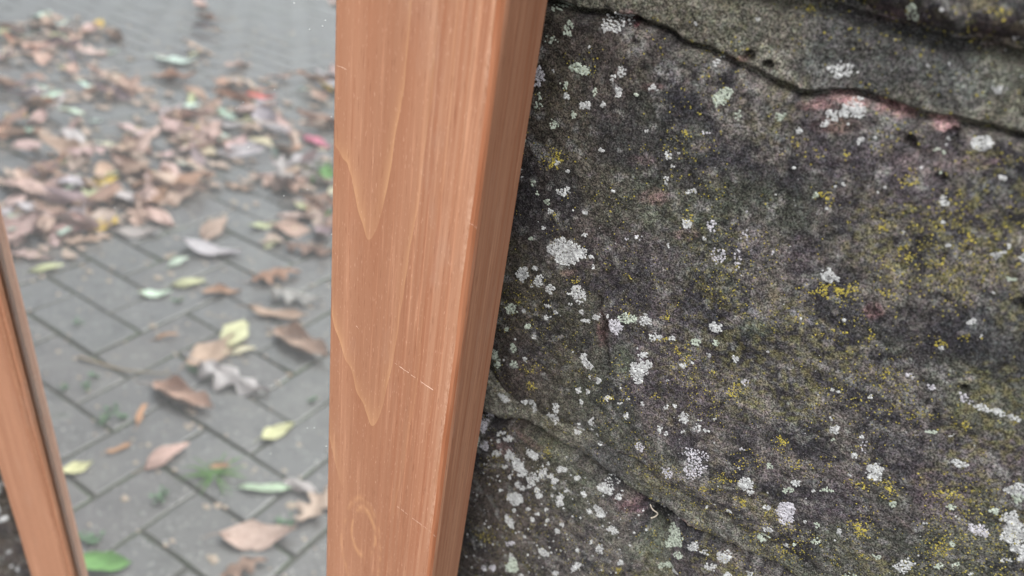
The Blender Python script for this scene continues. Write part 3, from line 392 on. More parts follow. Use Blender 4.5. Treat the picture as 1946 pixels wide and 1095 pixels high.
def relief(X, Z, s):
    return (.0032*fbm(X, Z*1.4, 16, 3, s)+.0011*fbm(X, Z*1.8, 70, 3, s+2)+.00055*fbm(X, Z, 330, 3, s+3)
            + .00030*fbm(X, Z, 1100, 2, s+4)
            + .0010*np.abs(fbm(X*.9+Z*.5, Z*1.6, 38, 3, s+8)))
def holes(X, Z):
    h = np.zeros(np.shape(X)); nr_ = (X > -.12) & (X < .09) & (Z > .59) & (Z < .91)
    if not nr_.any(): return h
    h[nr_] = holes_(X[nr_], Z[nr_]); return h
def holes_(X, Z):
    h = 0; hn = fbm(X, Z, 500, 2, 3)
    for i, (hx_, hz_) in enumerate(HO):
        r = [.0044, .0020, .0008, .0014, .0016, .0018, .0016, .0016, .0012, .0012, .0012, .0010][i]
        ax, azz = (1.15, 1.0) if i == 0 else (1, 1)
        if i == 0: hx_, hz_ = hx_+.0006, hz_-.0078
        d = np.hypot((X-hx_)/ax, (Z-hz_)/azz)+.0009*hn
        h = h + (.022 if i == 0 else r*2.4)*(1-ss(r*.85, r*1.03, d))
    d = np.full(X.shape, 9.)
    for i in range(len(CR)-1):
        a, b = CR[i], CR[i+1]; t = np.clip(((X-a[0])*(b[0]-a[0])+(Z-a[1])*(b[1]-a[1]))/((b-a)@(b-a)), 0, 1)
        wd = .75 if i < 7 else 1.5
        d = np.minimum(d, wd*np.hypot(X-a[0]-t*(b[0]-a[0]), Z-a[1]-t*(b[1]-a[1])))
    return h + .0035*(1-ss(.0002, .0009, d))
def stone_h(st, X, Z):
    dl, dr, db, dt = sdist(st, X, Z)
    rb = .014 if st['k'] == 4 else .012; rt = .0028 if st['k'] in (3, 4) else .012
    if st['k'] == 3: rt = .0022
    t = np.minimum(np.minimum(dl, dr)/.010, np.minimum(db/rb, dt/rt)); t = t+.30*fbm(X, Z, 120, 3, 61)*ss(.0, .4, t)
    c = np.clip(t, 0, 1); prof = np.sqrt(1-(1-c)**2.4)
    top = .0055+st['proud']+relief(X, Z, st['s'])
    if st['k'] == 5: top = top+.0010
    if st['k'] == 4: top = .0034+.85*relief(X, Z, st['s'])
    if st['k'] == 3: top = .0000+st['proud']*.3+.6*relief(X, Z, st['s'])
    b0 = .010 if st['k'] == 3 else .006 if st['k'] == 4 else .014; h = -b0+(top+b0)*prof
    # rounded lips of the bed edges
    return h-holes(X, Z), t
GA1 = tab(lambda X: ss(-.15, .35, fbm(X, X*0, 28, 3, 21))); GA2 = tab(lambda X: .35+.65*ss(-.3, .3, fbm(X, X*0, 34, 3, 22)))
def mortar_h(X, Z):
    h = -.0035+.0020*fbm(X, Z, 45, 3, 5)+.0010*fbm(X, Z, 180, 3, 6)+.0006*fbm(X, Z, 700, 3, 7)
    vis = ss(-.5, -.2, X)*(1-ss(.2, .4, X))
    z1, z0, zc, z3 = fU1(X), fU0(X), fCL(X), fL3(X)
    low = (Z > z3-.001)*(Z < zc+.004)
    h = h+vis*low*(.0040+.0016*fbm(X, Z, 110, 3, 55))*ss(-.001, .006, Z-z3)
    up = (Z > z1-.001)*(Z < z0+.003)
    h = h+vis*up*(.0048+.0015*fbm(X, Z, 90, 3, 56))*ss(-.0012, .0016, Z-z1)*(1-.6*ss(-.005, .001, Z-z0))
    gate = GA1(X); gate2 = GA2(X)
    h = h-vis*.0050*gate*(1-.75*ss(-.02, .01, X))*(1-ss(.0003, .0012, np.abs(Z-z1-.0007)))
    h = h-vis*.0090*gate2*ss(-.100, -.075, X)*(1-ss(.0004, .0017, np.abs(Z-z3-.0003)))
    h = h-vis*.0040*(1-ss(.0004, .0020, np.abs(Z-z0+.0006)))
    return h-holes(X, Z)
def surf(X, Z):
    h = mortar_h(X, Z)
    for st in stones:
        msk = (X > st['x0']-.02) & (X < st['x1']+.02)
        if not msk.any(): continue
        zl = st['zl'](X[msk]); zu = st['zu'](X[msk]); z = Z[msk]
        q = (z > zl-.02) & (z < zu+.02)
        if not q.any(): continue
        idx = np.nonzero(msk)[0][q]
        hh, t = stone_h(st, X[idx], Z[idx]); hh = np.where(t > 0, hh, -1)
        h[idx] = np.maximum(h[idx], hh)
    return h
def tint(X, Z, s, mortar=False):
    n0 = fbm(X, Z, 22, 4, s+30); n1 = fbm(X, Z, 90, 4, s+31); n2 = fbm(X, Z, 420, 3, s+32); n3 = fbm(X, Z, 950, 2, s+33)
    far = np.maximum(np.maximum(-.112-X, X-.08), np.maximum(.595-Z, Z-.905)); far2 = np.maximum(np.maximum(-.70-X, X+.56), np.maximum(.08-Z, Z-.37))
    W = 1-.93*ss(.0, .03, np.minimum(far, far2)); n2 = n2*W; n3 = n3*W; n1 = n1*(.35+.65*W)
    L = lambda a, b, t: a+(b-a)*t[:, None]
    A = lambda *c: np.array([c])
    if mortar:
        c = L(A(.135, .128, .100), A(.20, .19, .155), ss(-.4, .5, n1)); c = L(c, A(.070, .070, .070), .85*ss(-.1, .35, n0+.4*n1)); c = L(c, A(.11, .12, .080), .35*ss(.1, .5, fbm(X, Z, 60, 3, s+40)))
    else:
        c = L(A(.040, .038, .042), A(.125, .112, .100), ss(-.45, .55, n1+.5*n2))
        c = L(c, A(.095, .080, .087), .65*ss(.0, .5, n0)); c = L(c, A(.080, .088, .062), .6*ss(.05, .45, fbm(X, Z, 35, 4, s+41)))
        c = L(c, A(.055, .042, .034), .75*(1-ss(-.10, -.045, X))*ss(-.5, .3, n1+.3))
        c = L(c, A(.024, .024, .029), .65*ss(.15, .5, fbm(X, Z, 48, 3, s+43)))
        c = L(c, A(.17, .165, .155), .7*W*ss(.22, .55, fbm(X, Z, 260, 3, s+44)))
    c = c*(1+.45*n2+.45*n3)[:, None]
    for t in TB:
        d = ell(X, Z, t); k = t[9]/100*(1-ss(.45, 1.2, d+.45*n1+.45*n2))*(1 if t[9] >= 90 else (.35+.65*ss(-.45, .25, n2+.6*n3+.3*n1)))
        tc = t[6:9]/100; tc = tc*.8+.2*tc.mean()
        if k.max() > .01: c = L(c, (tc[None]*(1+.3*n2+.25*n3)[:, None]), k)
    # damp yellow green bloom
    c = L(c, A(.16, .145, .060), .60*ss(-.05, .4, fbm(X, Z, 50, 3, 77))*(.4+W*(ss(-.1, .4, fbm(X, Z, 700, 2, 78))-.4))*(.25+.75*ss(-.07, 0, X)))
    return np.clip(c*(.95 if not mortar else .88)*np.array([[.98, 1.01, 1.06]]), .006, .8)
def axis(lo, hi, fines, coarse):
    out = [lo]
    while out[-1] < hi:
        x = out[-1]; st = coarse
        for a, b, f_ in fines:
            if a <= x < b: st = min(st, f_)
            else: st = min(st, f_+.12*max(a-x, x-b))
        out.append(x+max(st, .0005))
    return np.array(out)
FX = [(-.112, .08, .0005), (-.70, -.56, .0018)]; FZ = [(.595, .905, .0005), (.08, .37, .0018)]
def grid_mesh(name, xs, zs, hf, keep, tf, parent):
    X, Z = np.meshgrid(xs, zs); sh = X.shape; X = X.ravel(); Z = Z.ravel()
    h, t = hf(X, Z); K = keep(X, Z, t).reshape(sh)
    I = np.arange(X.size).reshape(sh)
    fk = K[:-1, :-1] | K[1:, :-1] | K[:-1, 1:] | K[1:, 1:]
    F = np.stack([I[:-1, :-1][fk], I[:-1, 1:][fk], I[1:, 1:][fk], I[1:, :-1][fk]], 1)
    if not len(F): return None
    used = np.unique(F); mp = np.full(X.size, -1); mp[used] = np.arange(len(used))
    V = np.stack([X[used], -h[used], Z[used]], 1)
    return obj(name, mesh_np(name, V, mp[F], STONE, True, tf(X[used], Z[used])), parent)
wall = empty('stone_wall'); tag(wall, 'old wall of dark rough sandstone blocks crusted with white and yellow lichen', 'wall')
for st in stones:
    zm = np.linspace(st['x0'], st['x1'], 12); zlo = float(st['zl'](zm).min()); zhi = float(st['zu'](zm).max())
    xs = axis(st['x0']-.012, st['x1']+.012, FX, .009); zs = axis(zlo-.012, zhi+.012, FZ, .009)
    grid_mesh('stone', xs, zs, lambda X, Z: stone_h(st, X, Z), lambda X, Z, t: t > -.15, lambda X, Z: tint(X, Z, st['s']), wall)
def mkeep(X, Z, t):
    inside = np.zeros(X.shape, bool)
    for st in stones:
        m_ = np.nonzero((X > st['x0']) & (X < st['x1']) & (Z > float(st['zl'](X[:1])[0])-.1) & (Z < float(st['zu'](X[:1])[0])+.1))[0]
        if not len(m_): continue
        dl, dr, db, dt = sdist(st, X[m_], Z[m_]); r = .010 if st['k'] != 4 else .016
        inside[m_] |= (np.minimum(np.minimum(dl, dr), np.minimum(db, dt)) > r)
    return ~inside
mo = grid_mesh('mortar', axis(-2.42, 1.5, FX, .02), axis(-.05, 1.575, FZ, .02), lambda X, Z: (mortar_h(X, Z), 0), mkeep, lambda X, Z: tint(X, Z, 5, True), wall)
# core and coping of the wall
V, F = [], []
for (x0, x1, y0, y1, z0, z1) in ((-2.42, 1.5, .030, .33, -.05, 1.57), (-2.46, 1.54, -.03, .37, 1.572, 1.65)):
    b = len(V); V += [(x, y, z) for z in (z0, z1) for x, y in ((x0, y0), (x1, y0), (x1, y1), (x0, y1))]
    F += [tuple(b+i for i in f_) for f_ in ((0, 1, 5, 4), (1, 2, 6, 5), (2, 3, 7, 6), (3, 0, 4, 7), (4, 5, 6, 7), (3, 2, 1, 0))]
for nm, a in (('wall_core', 0), ('coping', 1)):
    obj(nm, mesh_np(nm, V[a*8:a*8+8], np.array(F[a*6:a*6+6])-a*8, STONE, False, np.full((8, 3), .10)), wall)

# ------------------------------------------------------------------ lichen crusts
LW = crust_material('white_lichen', (.31, .32, .33), (.63, .66, .67))
LG = crust_material('pale_green_lichen', (.28, .33, .27), (.56, .63, .56))
LL = crust_material('lilac_grey_lichen', (.34, .34, .38), (.64, .64, .70))
LY = crust_material('golden_lichen', (.25, .21, .04), (.52, .45, .10))
LO = crust_material('olive_lichen', (.20, .18, .04), (.50, .44, .10))
nr = np.random.RandomState(11)
def crumbs(px, pz, r, hgt, seg=6, rings=2):
    """little irregular domes sitting on the stone"""
    py = surf(px, pz); ok = py > -.0045
    if ok.any() and not ok.all(): px, pz, r, hgt, py = px[ok], pz[ok], r[ok], hgt[ok], py[ok]
    n_ = len(px)
    ang = np.arange(seg)*2*np.pi/seg
    off = nr.rand(n_, 1)*6.28
    prof = ((1.0, -.3), (.72, .75)) if rings == 2 else ((1.0, -.2),)
    P = []
    for (k, hz_) in prof:
        rr = r[:, None]*k*(1+nr.uniform(-.3, .3, (n_, seg)))
        P.append(np.stack([px[:, None]+rr*np.cos(ang+off), -(py[:, None]+hz_*hgt[:, None]*(1+nr.uniform(-.15, .15, (n_, seg)))), pz[:, None]+rr*np.sin(ang+off)], 2))
    top = np.stack([px, -(py+hgt), pz], 1)[:, None]
    V = np.concatenate(P+[top], 1); m_ = V.shape[1]; f = []
    for k in range(rings-1):
        for i in range(seg):
            a, b = k*seg+i, k*seg+(i+1) % seg; f += [(a, b, b+seg), (a, b+seg, a+seg)]
    for i in range(seg): f.append(((rings-1)*seg+i, (rings-1)*seg+(i+1) % seg, m_-1))
    f = np.array(f); F = (f[None]+(np.arange(n_)*m_)[:, None, None]).reshape(-1, 3)
    return V.reshape(-1, 3), F
items = []
for e in LICHEN.split(';'):
    t = e.split(); q = [float(a) for a in t[:6]]+[0]; items.append((q, t[6], float(t[7])/100))
items.sort(key=lambda i: -abs(i[0][2]*i[0][5]-i[0][3]*i[0][4]))
small = []
for q, (t, ck, dn) in enumerate(items):
    a = np.array([t[2], t[3]])*1e-5; b = np.array([t[4], t[5]])*1e-5; R1 = math.hypot(*a); R2 = math.hypot(*b)
    area = abs(a[0]*b[1]-a[1]*b[0]); Rm = math.sqrt(area)
    pitch = max(min(.00052, Rm*.75), max(R1, R2)/22, .0002)
    R = max(R1, R2)*1.75; gx = np.arange(-R, R+pitch, pitch)
    X, Z = np.meshgrid(gx, gx); X = (X+(np.arange(len(gx)) % 2)[:, None]*pitch/2).ravel(); Z = Z.ravel()
    X = X+nr.uniform(-.32, .32, X.size)*pitch+t[0]*1e-4; Z = Z+nr.uniform(-.32, .32, Z.size)*pitch+t[1]*1e-4
    d = ell(X, Z, t); k_ = q*.37
    d = d+.50*fbm(X, Z, .6/Rm, 2, k_)+.30*fbm(X, Z, 1.9/Rm, 2, k_+1)
    keep = (d < .98) & (nr.rand(X.size) < np.clip(dn*(1.25-.45*np.clip(d, 0, 1)), 0, 1))
    if keep.sum() < 1: keep = np.hypot(X-t[0]*1e-4, Z-t[1]*1e-4) < pitch*.8
    X, Z, d = X[keep], Z[keep], d[keep]
    if not len(X): X, Z, d = np.array([t[0]*1e-4]), np.array([t[1]*1e-4]), np.array([0.])
    r = pitch*nr.uniform(.52, .92, len(X))*(.75+.25*dn); hg = r*nr.uniform(.25, .65, len(X))
    V, F = crumbs(X, Z, r, hg)
    mt = dict(w=LW, g=LG, l=LL)[ck]
    if q < 298: obj('lichen_patch', mesh_np('lichen_patch', V, F, mt), wall)
    else: small.append((V, F))
def join(L):
    n_ = 0; V, F = [], []
    for v_, f_ in L: V.append(v_); F.append(f_+n_); n_ += len(v_)
    return np.concatenate(V), np.concatenate(F)
# tiny white flecks scattered over all the stones
fx, fz = nr.uniform(-.11, .075, 420), nr.uniform(.60, .90, 420)
k_ = fbm(fx, fz, 30, 3, 5) > -.05; fx, fz = fx[k_], fz[k_]
fx = np.concatenate([fx, nr.uniform(-.108, -.03, 520)]); fz = np.concatenate([fz, nr.uniform(.60, .706, 520)])
r = .00016+.00040*nr.rand(len(fx))**3
small.append(crumbs(fx, fz, r, r*.8))
gx_, gz_ = nr.uniform(-2.4, 1.5, 9000), nr.uniform(0, 1.56, 9000)
k_ = (fbm(gx_, gz_, 14, 4, 9) > .12) & ~((gx_ > -.13) & (gx_ < .10) & (gz_ > .56) & (gz_ < .95)) & ~((gx_ > -.70) & (gx_ < -.55) & (gz_ > .1) & (gz_ < .36))
gx_, gz_ = gx_[k_], gz_[k_]; r = nr.uniform(.0012, .0042, len(gx_)); small.append(crumbs(gx_, gz_, r, r*.25))
V, F = join(small); tag(obj('small_lichen_flecks', mesh_np('flecks', V, F, LW), wall), kind='stuff')
yx, yz = [], []
for e in YELLOW.split(';'):
    t = [float(a) for a in e.split()]; a, b = np.array(t[2:4])*1e-5, np.array(t[4:6])*1e-5
    n_ = int(abs(a[0]*b[1]-a[1]*b[0])*3.6*(t[6]/100)**1.2/(2.0e-7))
    u = nr.normal(0, .75, n_)*nr.uniform(.4, 1.3, n_); v_ = nr.normal(0, .75, n_)*nr.uniform(.4, 1.3, n_)
    yx.append(t[0]*1e-4+u*a[0]+v_*b[0]); yz.append(t[1]*1e-4+u*a[1]+v_*b[1])
yx, yz = np.concatenate(yx), np.concatenate(yz)
k_ = fbm(yx, yz, 650, 2, 3) > -.12; yx, yz = yx[k_], yz[k_]
r = nr.uniform(.00013, .00034, len(yx)); V, F = crumbs(yx, yz, r, r*.8, 5, 1)
tag(obj('golden_lichen', mesh_np('golden', V, F, LY), wall), kind='stuff')
sx, sz = nr.uniform(-.112, .08, 80000), nr.uniform(.60, .905, 80000)
dm = .50*ss(-.15, .35, fbm(sx, sz, 45, 3, 88))*(.2+.8*ss(-.07, 0, sx))+.12*ss(.1, .5, fbm(sx, sz, 160, 2, 89))
k_ = nr.rand(len(sx)) < dm; sx, sz = sx[k_], sz[k_]
r = nr.uniform(.00012, .00030, len(sx)); V, F = crumbs(sx, sz, r, r*.8, 5, 1)
tag(obj('olive_lichen', mesh_np('olive', V, F, LO), wall), kind='stuff')
# pale fibrous grit (raised grey grains of the weathered crust)
LGR = crust_material('grey_grain', (.085, .085, .082), (.25, .245, .235))
sx, sz = nr.uniform(-.112, .08, 120000), nr.uniform(.60, .905, 120000)
dm = .22+.5*ss(-.1, .45, fbm(sx, sz, 70, 3, 188))
k_ = nr.rand(len(sx)) < dm; sx, sz = sx[k_], sz[k_]
r = nr.uniform(.00008, .00019, len(sx)); V, F = crumbs(sx, sz, r, r*1.1, 4, 1)
tag(obj('grey_grains', mesh_np('grain', V, F, LGR), wall), kind='stuff')

def tube(P, R, seg=6):
    P = np.array(P, float); n_ = len(P); R = np.broadcast_to(R, n_); V = []
    T = np.gradient(P, axis=0); T /= np.linalg.norm(T, axis=1)[:, None]
    up = np.array([.31, .22, .92]); 
    for i in range(n_):
        a = np.cross(T[i], up); a /= np.linalg.norm(a); b = np.cross(T[i], a)
        for k in range(seg): th = 2*math.pi*k/seg; V.append(P[i]+R[i]*(a*math.cos(th)+b*math.sin(th)))
    F = [(i*seg+k, i*seg+(k+1) % seg, (i+1)*seg+(k+1) % seg, (i+1)*seg+k) for i in range(n_-1) for k in range(seg)]
    return np.array(V), np.array(F)
ROOTM = simple('pale_root', (.55, .50, .42))[0]
rp = pts2(ROOT); tt = np.linspace(0, len(rp)-1, 22); rp = np.stack([np.interp(tt, np.arange(len(rp)), rp[:, i]) for i in (0, 1)], 1)
for _ in range(4): rp[1:-1] = (rp[:-2]+2*rp[1:-1]+rp[2:])/4
h = surf(rp[:, 0].copy(), rp[:, 1].copy())
P = [(x, -max(hh, .0003)-.0008-.0006*math.sin(i*.35), z) for i, ((x, z), hh) in enumerate(zip(rp, h))]
tag(obj('dry_rootlet', mesh_np('rootlet', *tube(P, np.linspace(.00016, .00024, len(P))), ROOTM)), 'tiny pale curled rootlet poking out of the dark hole between two stones', 'root')

# ------------------------------------------------------------------ framed mirror leaning on the wall
TH = math.radians(2); HT = 1.46
mr = empty('framed_mirror'); tag(mr, 'mirror in a reddish brown wooden frame leaning against the stone wall', 'mirror')
# front plane: cos(th)*y - sin(th)*z = const ; local y is depth behind the front plane
C0 = Vector((0, -.20, .92)); D = .155
yf0 = (D+math.sin(TH)*(0-.92))/math.cos(TH)-.20
mr.location = (-.1421, yf0, .0); mr.rotation_euler = (-TH, 0, 0)
def stile(name, sgn, w_, z0, z1, off):
    """profile in (x across, y depth); x grows from the glass side outwards"""
    pr = [(.0028, .0070, 0), (.0022, .0056, 0), (-.0006, .0050, 0), (-.0006, .0030, 0), (.0010, .0024, 0), (.0012, .0014, 0), (.0024, 0, 0), (w_-.0005, 0, 0), (w_+.0004, .0004, 1), (w_+.0010, .0014, 1), (w_+.0012, .0026, 2), (w_+.0010, .0215, 2), (.004, .0215, 2), (.004, .0108, 2), (.0028, .0108, 2)]
    nz = 150; zs = np.linspace(z0, z1, nz); V = []; m_ = len(pr)
    for z in zs:
        j = .00050*float(fbm(np.array([z]), np.array([.3+off]), 30, 3, 2)[0])
        for i, (x, y, _) in enumerate(pr):
            e = j*(1.6 if 7 <= i <= 8 else 1.0 if i in (6, 9) else 0)
            V.append((sgn*(x+e), y, z))
    F = []; mi = []
    for k in range(nz-1):
        for i in range(m_):
            j = (i+1) % m_; q = (k*m_+i, k*m_+j, (k+1)*m_+j, (k+1)*m_+i); F.append(q if sgn > 0 else q[::-1])
            mi.append(1 if 7 <= i <= 8 else (2 if i >= 9 else 0))
    me = mesh_np(name, V, F, WOOD, smooth=False); me.materials.append(ARRIS); me.materials.append(WOODE)
    me.polygons.foreach_set('material_index', np.array(mi, np.int32)); me.update()
    return me
WF = .0505; GAPW = .2193
RW = .05
o = obj('stile', stile('stile', 1, WF, 0, HT, 0), mr)
o2 = obj('stile', stile('stile', -1, WF, 0, HT, 5), mr); o2.location = (-GAPW, 0, 0)
def rail(z0, sgn):
    me = stile('rail', 1, RW-.0022, 0, GAPW+.0012, 9)
    V = np.empty(len(me.vertices)*3, np.float32); me.vertices.foreach_get('co', V); V = V.reshape(-1, 3)
    W = np.stack([-(V[:, 2]-.0006), V[:, 1], z0+sgn*V[:, 0]], 1); me.vertices.foreach_set('co', W.astype(np.float32).ravel())
    if sgn < 0: me.flip_normals()
    me.update(); return obj('rail', me, mr)
rail(RW+.004, -1); rail(HT-RW-.004, 1)
def box(x0, x1, y0, y1, z0, z1):
    V = [(x, y, z) for z in (z0, z1) for x, y in ((x0, y0), (x1, y0), (x1, y1), (x0, y1))]
    return V, [(0, 1, 5, 4), (1, 2, 6, 5), (2, 3, 7, 6), (3, 0, 4, 7), (4, 5, 6, 7), (3, 2, 1, 0)]
obj('mirror_glass', mesh_np('mirror_glass', *box(-GAPW-.0035, .0035, .0070, .0100, RW-.002+.002, HT-RW-.002), MIRROR, smooth=False), mr)
BACK = simple('backing_board', (.22, .15, .09))[0]
obj('backing_board', mesh_np('backing_board', *box(-GAPW-.0035, .0035, .0112, .0142, RW-.002, HT-RW+.001), BACK, smooth=False), mr)
SCM = simple('scratch_pale', (.80, .60, .48), .7)[0]
sx_ = pts2(SCRATCHES)
for q, (a, b, c, d) in enumerate(sx_):
    # in frame coordinates: x from the stile origin, z along the slope
    n_ = 9; V = []; F = []
    for i in range(n_+1):
        t = i/n_; x = a+(c-a)*t+.1421; z = (b+(d-b)*t)/math.cos(TH)
        wv = (.00005+.00011*nr.rand())*(1 if 0 < i < n_ else .2)*(.6 if q > 1 else 1.0)
        z += nr.uniform(-.0001, .0001); lift = -.00004
        V += [(x, lift, z-wv), (x+.0001, lift-.00002, z), (x, lift, z+wv)]
    for i in range(n_):
        if nr.rand() < .25: continue
        b_ = i*3; F += [(b_, b_+3, b_+4, b_+1), (b_+1, b_+4, b_+5, b_+2)]
    if F: obj('scratch', mesh_np('scratch', V, F, SCM), mr)
DUSTM = simple('dust_speck', (.85, .85, .85))[0]; L_ = []
for (x, z) in pts2(DUST):
    r_ = nr.uniform(.00004, .00012); V, F = tube([(x+.1421, .0070, z/math.cos(TH)), (x+.1421, .00685, z/math.cos(TH)), (x+.1421, .0067, z/math.cos(TH)+.00002)], [r_, r_*.9, r_*.2], 5); L_.append((V, F))
V, F = join(L_); tag(obj('dust_specks', mesh_np('dust', V, F, DUSTM), mr), kind='stuff')

# ------------------------------------------------------------------ fallen leaves
LC = dict(green=(.13, .30, .07), beige=(.52, .38, .31), palegreen=(.50, .60, .42), grey=(.42, .37, .35), tan=(.46, .30, .23), lilac=(.44, .38, .40), pink=(.50, .34, .31),
          lime=(.52, .52, .30), brown=(.26, .15, .11), cream=(.66, .58, .40), mint=(.55, .66, .56), rust=(.38, .20, .13), yellow=(.68, .47, .08), purple=(.28, .19, .20), red=(.62, .12, .09), magenta=(.60, .16, .24), orange=(.50, .27, .14))
m, n, p = mat('leaf_blade'); g = G(n); v = g.coord(); oi = g.node('ShaderNodeObjectInfo')
f = g.noise(v, 60, 4, .6); f2 = g.noise(v, 14, 3, .6); x, y, z = g.sep(v)[0:3]
vein = g.ramp(g.M('ABSOLUTE', y), .0016, .0004)
dg = g.M('FRACT', g.M('MULTIPLY', g.M('SUBTRACT', x, g.M('ABSOLUTE', y)), 110)); sv = g.M('MULTIPLY', g.ramp(dg, .14, .02), .35)
c = g.mix(1.0, oi.outputs['Color'], (1.22, 1.25, 1.28), 'MULTIPLY')
c = g.mix(g.M('MULTIPLY', g.ramp(f2, .35, .7), .45), c, g.mix(1.0, c, (.55, .48, .45), 'MULTIPLY'))
c = g.mix(g.M('MULTIPLY', g.ramp(f, .6, .75), .4), c, g.mix(1.0, c, (.5, .42, .4), 'MULTIPLY'))
c = g.mix(g.M('MAXIMUM', g.M('MULTIPLY', vein, .5), sv), c, g.mix(1.0, c, (1.35, 1.35, 1.3), 'MULTIPLY'))
g.put(p.inputs['Base Color'], c); p.inputs['Roughness'].default_value = .55
g.put(p.inputs['Normal'], g.bump(g.M('ADD', f, sv), .0008, .6)); LEAF = m
def leaf_mesh(kind, seed):
    rr = np.random.RandomState(seed); nu, nv = (22, 8) if kind == 'oak' else (12, 6)
    V = []; ph = rr.rand()*6; 
    bend = rr.uniform(.02, .22); curl = dict(ovate=rr.uniform(.2, .9), oak=rr.uniform(.2, 1.0), strip=rr.uniform(.3, 1.5), curl=rr.uniform(1.3, 2.6))[kind]
    wd = dict(ovate=.26, oak=.30, strip=.10, curl=.27)[kind]*rr.uniform(.85, 1.15); sweep = rr.uniform(-.25, .25)
    for i in range(nu+1):
        u = i/nu
        wv = wd*math.sin(math.pi*min(u*1.02, 1))**.75*(1.15-.45*u) if kind != 'strip' else wd*min(1, 5*u, 6*(1-u)+.05)
        for k in range(nv+1):
            s = k/nv*2-1; lob = 1
            if kind == 'oak': lob = .68+.36*math.sin(u*21+ph+(.6 if s > 0 else 0))*(1 if abs(s) > .3 else .5)
            if kind == 'curl': lob = .9+.14*math.sin(u*13+ph)+rr.uniform(-.07, .07)
            if kind == 'ovate': lob = 1+.07*math.sin(u*17+ph+s)+rr.uniform(-.05, .05)
            yy = s*wv*lob; a = yy*curl/.27
            y_ = math.sin(a)/max(curl/.27, .01) if curl > .3 else yy
            z_ = (1-math.cos(a))/(curl/.27)*rr.choice([1]) 
            xx = u-.5+.12*abs(s)*wv*(-1 if kind == 'oak' else 0)
            zz = z_+bend*(2*u-1)**2*.6+.030*math.sin(u*9+s*4+ph)+rr.uniform(-.006, .006)
            V.append((xx, y_+sweep*(u-.5)**2, zz))
    F = [(i*(nv+1)+k, (i+1)*(nv+1)+k, (i+1)*(nv+1)+k+1, i*(nv+1)+k+1) for i in range(nu) for k in range(nv)]
    V = np.array(V)
    # stalk
    st, sf = tube([(-.5, 0, V[nv//2, 2]), (-.6, .01, V[nv//2, 2]+.01), (-.72, .05, V[nv//2, 2]-.02)], [.010, .008, .006], 4)
    F = np.concatenate([np.array(F), sf+len(V)]); V = np.concatenate([V, st]); 
    V[:, 2] -= V[:(nu+1)*(nv+1), 2].min()
    return mesh_np('leaf', V, F, LEAF)
LM = {k: [leaf_mesh(k, 10*i+j) for j in range(6)] for i, k in enumerate(('ovate', 'oak', 'strip', 'curl'))}
def flip_mesh(me):
    c_ = me.copy(); V = np.empty(len(c_.vertices)*3, np.float32); c_.vertices.foreach_get('co', V); V = V.reshape(-1, 3); V[:, 2] = V[:, 2].max()-V[:, 2]; V[:, 1] *= -1
    c_.vertices.foreach_set('co', V.ravel()); c_.update(); return c_
for k in LM: LM[k] += [flip_mesh(a) for a in LM[k][:4]]
def put_leaf(kind, c, x, y, L, a, z, tilt=.12):
    o = bpy.data.objects.new('fallen_leaf', rnd.choice(LM[kind])); link(o)
    o.location = (x, y, z); o.scale = (L, L, L); o.rotation_euler = (rnd.uniform(-tilt, tilt), rnd.uniform(-tilt, tilt), a)
    k_ = rnd.uniform(.88, 1.12); o.color = (min(1, c[0]*k_*rnd.uniform(.95, 1.05)), min(1, c[1]*k_), min(1, c[2]*k_*rnd.uniform(.94, 1.06)), 1)
    return o
for q, row in enumerate(LEAVES.split('\n')):
    x, y, L, a, kind, cn, lab = row.split('|'); L = min(float(L), .125)
    o = put_leaf(kind, LC[cn], float(x), float(y), L*1.2, float(a), .002, .10); tag(o, lab, 'leaf')
names = dict(tan='dry tan', pink='dry pinkish', brown='dark brown', grey='greyish', lilac='lilac grey', rust='rust brown', beige='beige', lime='yellow green', mint='pale green', purple='purplish', cream='cream', yellow='yellow')
pal = ['tan']*6+['pink']*7+['beige']*5+['lilac']*3+['grey']*2+['brown']*3+['rust']*2+['lime']*3+['mint']*3+['purple']*2+['cream']*2+['yellow']
for q, e in enumerate(FILL.split(';')):
    x, y = map(float, e.split()); cn = rnd.choice(pal); kind = rnd.choice(['ovate', 'ovate', 'oak', 'curl', 'curl'])
    L = rnd.uniform(.09, .15) if cn not in ('lime', 'mint', 'cream', 'yellow') else rnd.uniform(.05, .08)
    o = put_leaf(kind, LC[cn], x, y, L, rnd.uniform(0, 6.28), .003+rnd.random()*.016, .42)
    sh = dict(ovate='oval', oak='lobed', curl='curled')[kind]
    tag(o, names[cn]+' '+sh+' leaf among the drifted leaves on the block paving', 'leaf', names[cn]+' '+sh+' leaves in the drift')
# small litter, grit and husks on the pavers
LIT = crust_material('leaf_litter', (.34, .22, .16), (.62, .55, .46)); L_ = []
for i in range(4200):
    x = rnd.uniform(-3.2, -.35); y = rnd.uniform(-2.6, -.15); s_ = rnd.uniform(.0010, .0036)*(2.6 if i % 9 == 0 else 1); a = rnd.random()*6.28
    n_ = 6; V = [(x+s_*rnd.uniform(.6, 1.3)*math.cos(a+k*1.047)*1.5, y+s_*rnd.uniform(.6, 1.3)*math.sin(a+k*1.047), .0006) for k in range(n_)]+[(x, y, .0008+s_*.5)]
    L_.append((np.array(V), np.array([(k, (k+1) % n_, n_) for k in range(n_)])))
V, F = join(L_); tag(obj('leaf_litter', mesh_np('leaf_litter', V, F, LIT)), 'scattered crumbs of grit and broken leaf lying on the grey pavers', 'litter', kind='stuff')
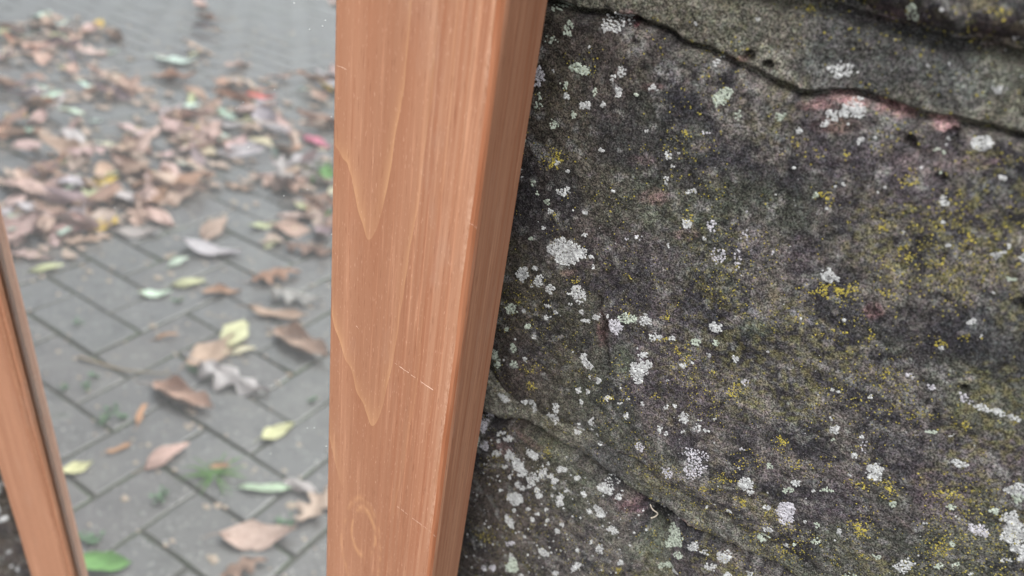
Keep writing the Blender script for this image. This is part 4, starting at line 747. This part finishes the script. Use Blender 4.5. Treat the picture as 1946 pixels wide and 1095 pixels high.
# broken pieces of leaf between the drifted leaves
FRM = crust_material('broken_leaf', (.38, .27, .22), (.62, .50, .43), .7); L_ = []; fp_ = pts2(FILL)
for i in range(380):
    fx_, fy_ = fp_[rnd.randrange(len(fp_))]; x = fx_+rnd.gauss(0, .08); y = fy_+rnd.gauss(0, .08); s_ = rnd.uniform(.006, .02); a = rnd.random()*6.28; q1, q2 = rnd.uniform(-.4, .4), rnd.uniform(-.4, .4)
    V = [];
    for k in range(7):
        r_ = s_*rnd.uniform(.5, 1.3); dx_, dy_ = r_*math.cos(a+k*.9)*1.5, r_*math.sin(a+k*.9); V.append((x+dx_, y+dy_, .004+abs(q1*dx_+q2*dy_)))
    V.append((x, y, .0015)); L_.append((np.array(V), np.array([(k, (k+1) % 7, 7) for k in range(7)])))
V, F = join(L_); tag(obj('leaf_fragments', mesh_np('leaf_fragments', V, F, FRM)), 'broken brown leaf pieces mixed into the drift of fallen leaves', 'leaf litter', kind='stuff')
# sprouts in the joints
SPM = simple('sprout_green', (.13, .24, .13), .6)[0]
for q, (x, y) in enumerate(pts2(SPROUTS)):
    L_ = []
    for k in range(7):
        a = rnd.random()*6.28; r_ = rnd.uniform(.002, .012); s_ = rnd.uniform(.002, .0055); h_ = rnd.uniform(.003, .010)
        cx_, cy_ = r_*math.cos(a), r_*math.sin(a)
        V = [(cx_+s_*math.cos(a+b)*(1 if b % 3.14 < .1 else .6), cy_+s_*math.sin(a+b)*.8, h_+(.002 if b == 0 else 0)) for b in (0, 1.05, 2.1, 3.14, 4.2, 5.25)]+[(cx_, cy_, h_-.0015), (0, 0, -.004)]
        L_.append((np.array(V), np.array([(b, (b+1) % 6, 6) for b in range(6)]+[(6, 7, 3), (6, 3, 7)])))
    V, F = join(L_); o = obj('weed_sprout', mesh_np('weed_sprout', V, F, SPM)); o.location = (x, y, 0)
    tag(o, 'tiny green sprout growing out of a joint in the block paving', 'weed', 'green sprouts in the paving joints')
GRM = simple('grass_green', (.13, .30, .06), .55)[0]
(tx, ty), = pts2(TUFT); L_ = []
for k in range(34):
    a = rnd.random()*6.28; Lg = rnd.uniform(.025, .065); P = []
    for i in range(6):
        t = i/5; P.append((math.cos(a)*Lg*t*.9, math.sin(a)*Lg*t*.9, Lg*(.75*t-.62*t*t)+.001))
    L_.append(tube(P, [.0010, .0013, .0012, .0010, .0007, .0002], 4))
V, F = join(L_); o = obj('grass_tuft', mesh_np('grass_tuft', V, F, GRM)); o.location = (tx, ty, -.004)
tag(o, 'small green grass tuft growing from a paver joint with a dry husk caught in it', 'grass')
tb = put_leaf('curl', LC['orange'], tx+.004, ty-.006, .03, 2.2, .018, .3); tag(tb, 'small dry orange husk caught in the blades of the grass tuft', 'leaf')
TWM = crust_material('twig_bark', (.30, .22, .15), (.50, .40, .26)); tp = pts2(TWIGS)
P = [(x, y, .004+.002*math.sin(i)) for i, (x, y) in enumerate(tp[:3])]
P = [tuple((np.array(P[0])*(1-t)+np.array(P[2])*t)+np.array([0, .012*math.sin(t*3.1), .001*math.sin(t*9)])) for t in np.linspace(0, 1, 10)]
tag(obj('twig', mesh_np('twig', *tube(P, np.linspace(.0028, .0012, 10)), TWM)), 'thin pale twig lying across the pavers left of the tan leaves', 'twig')
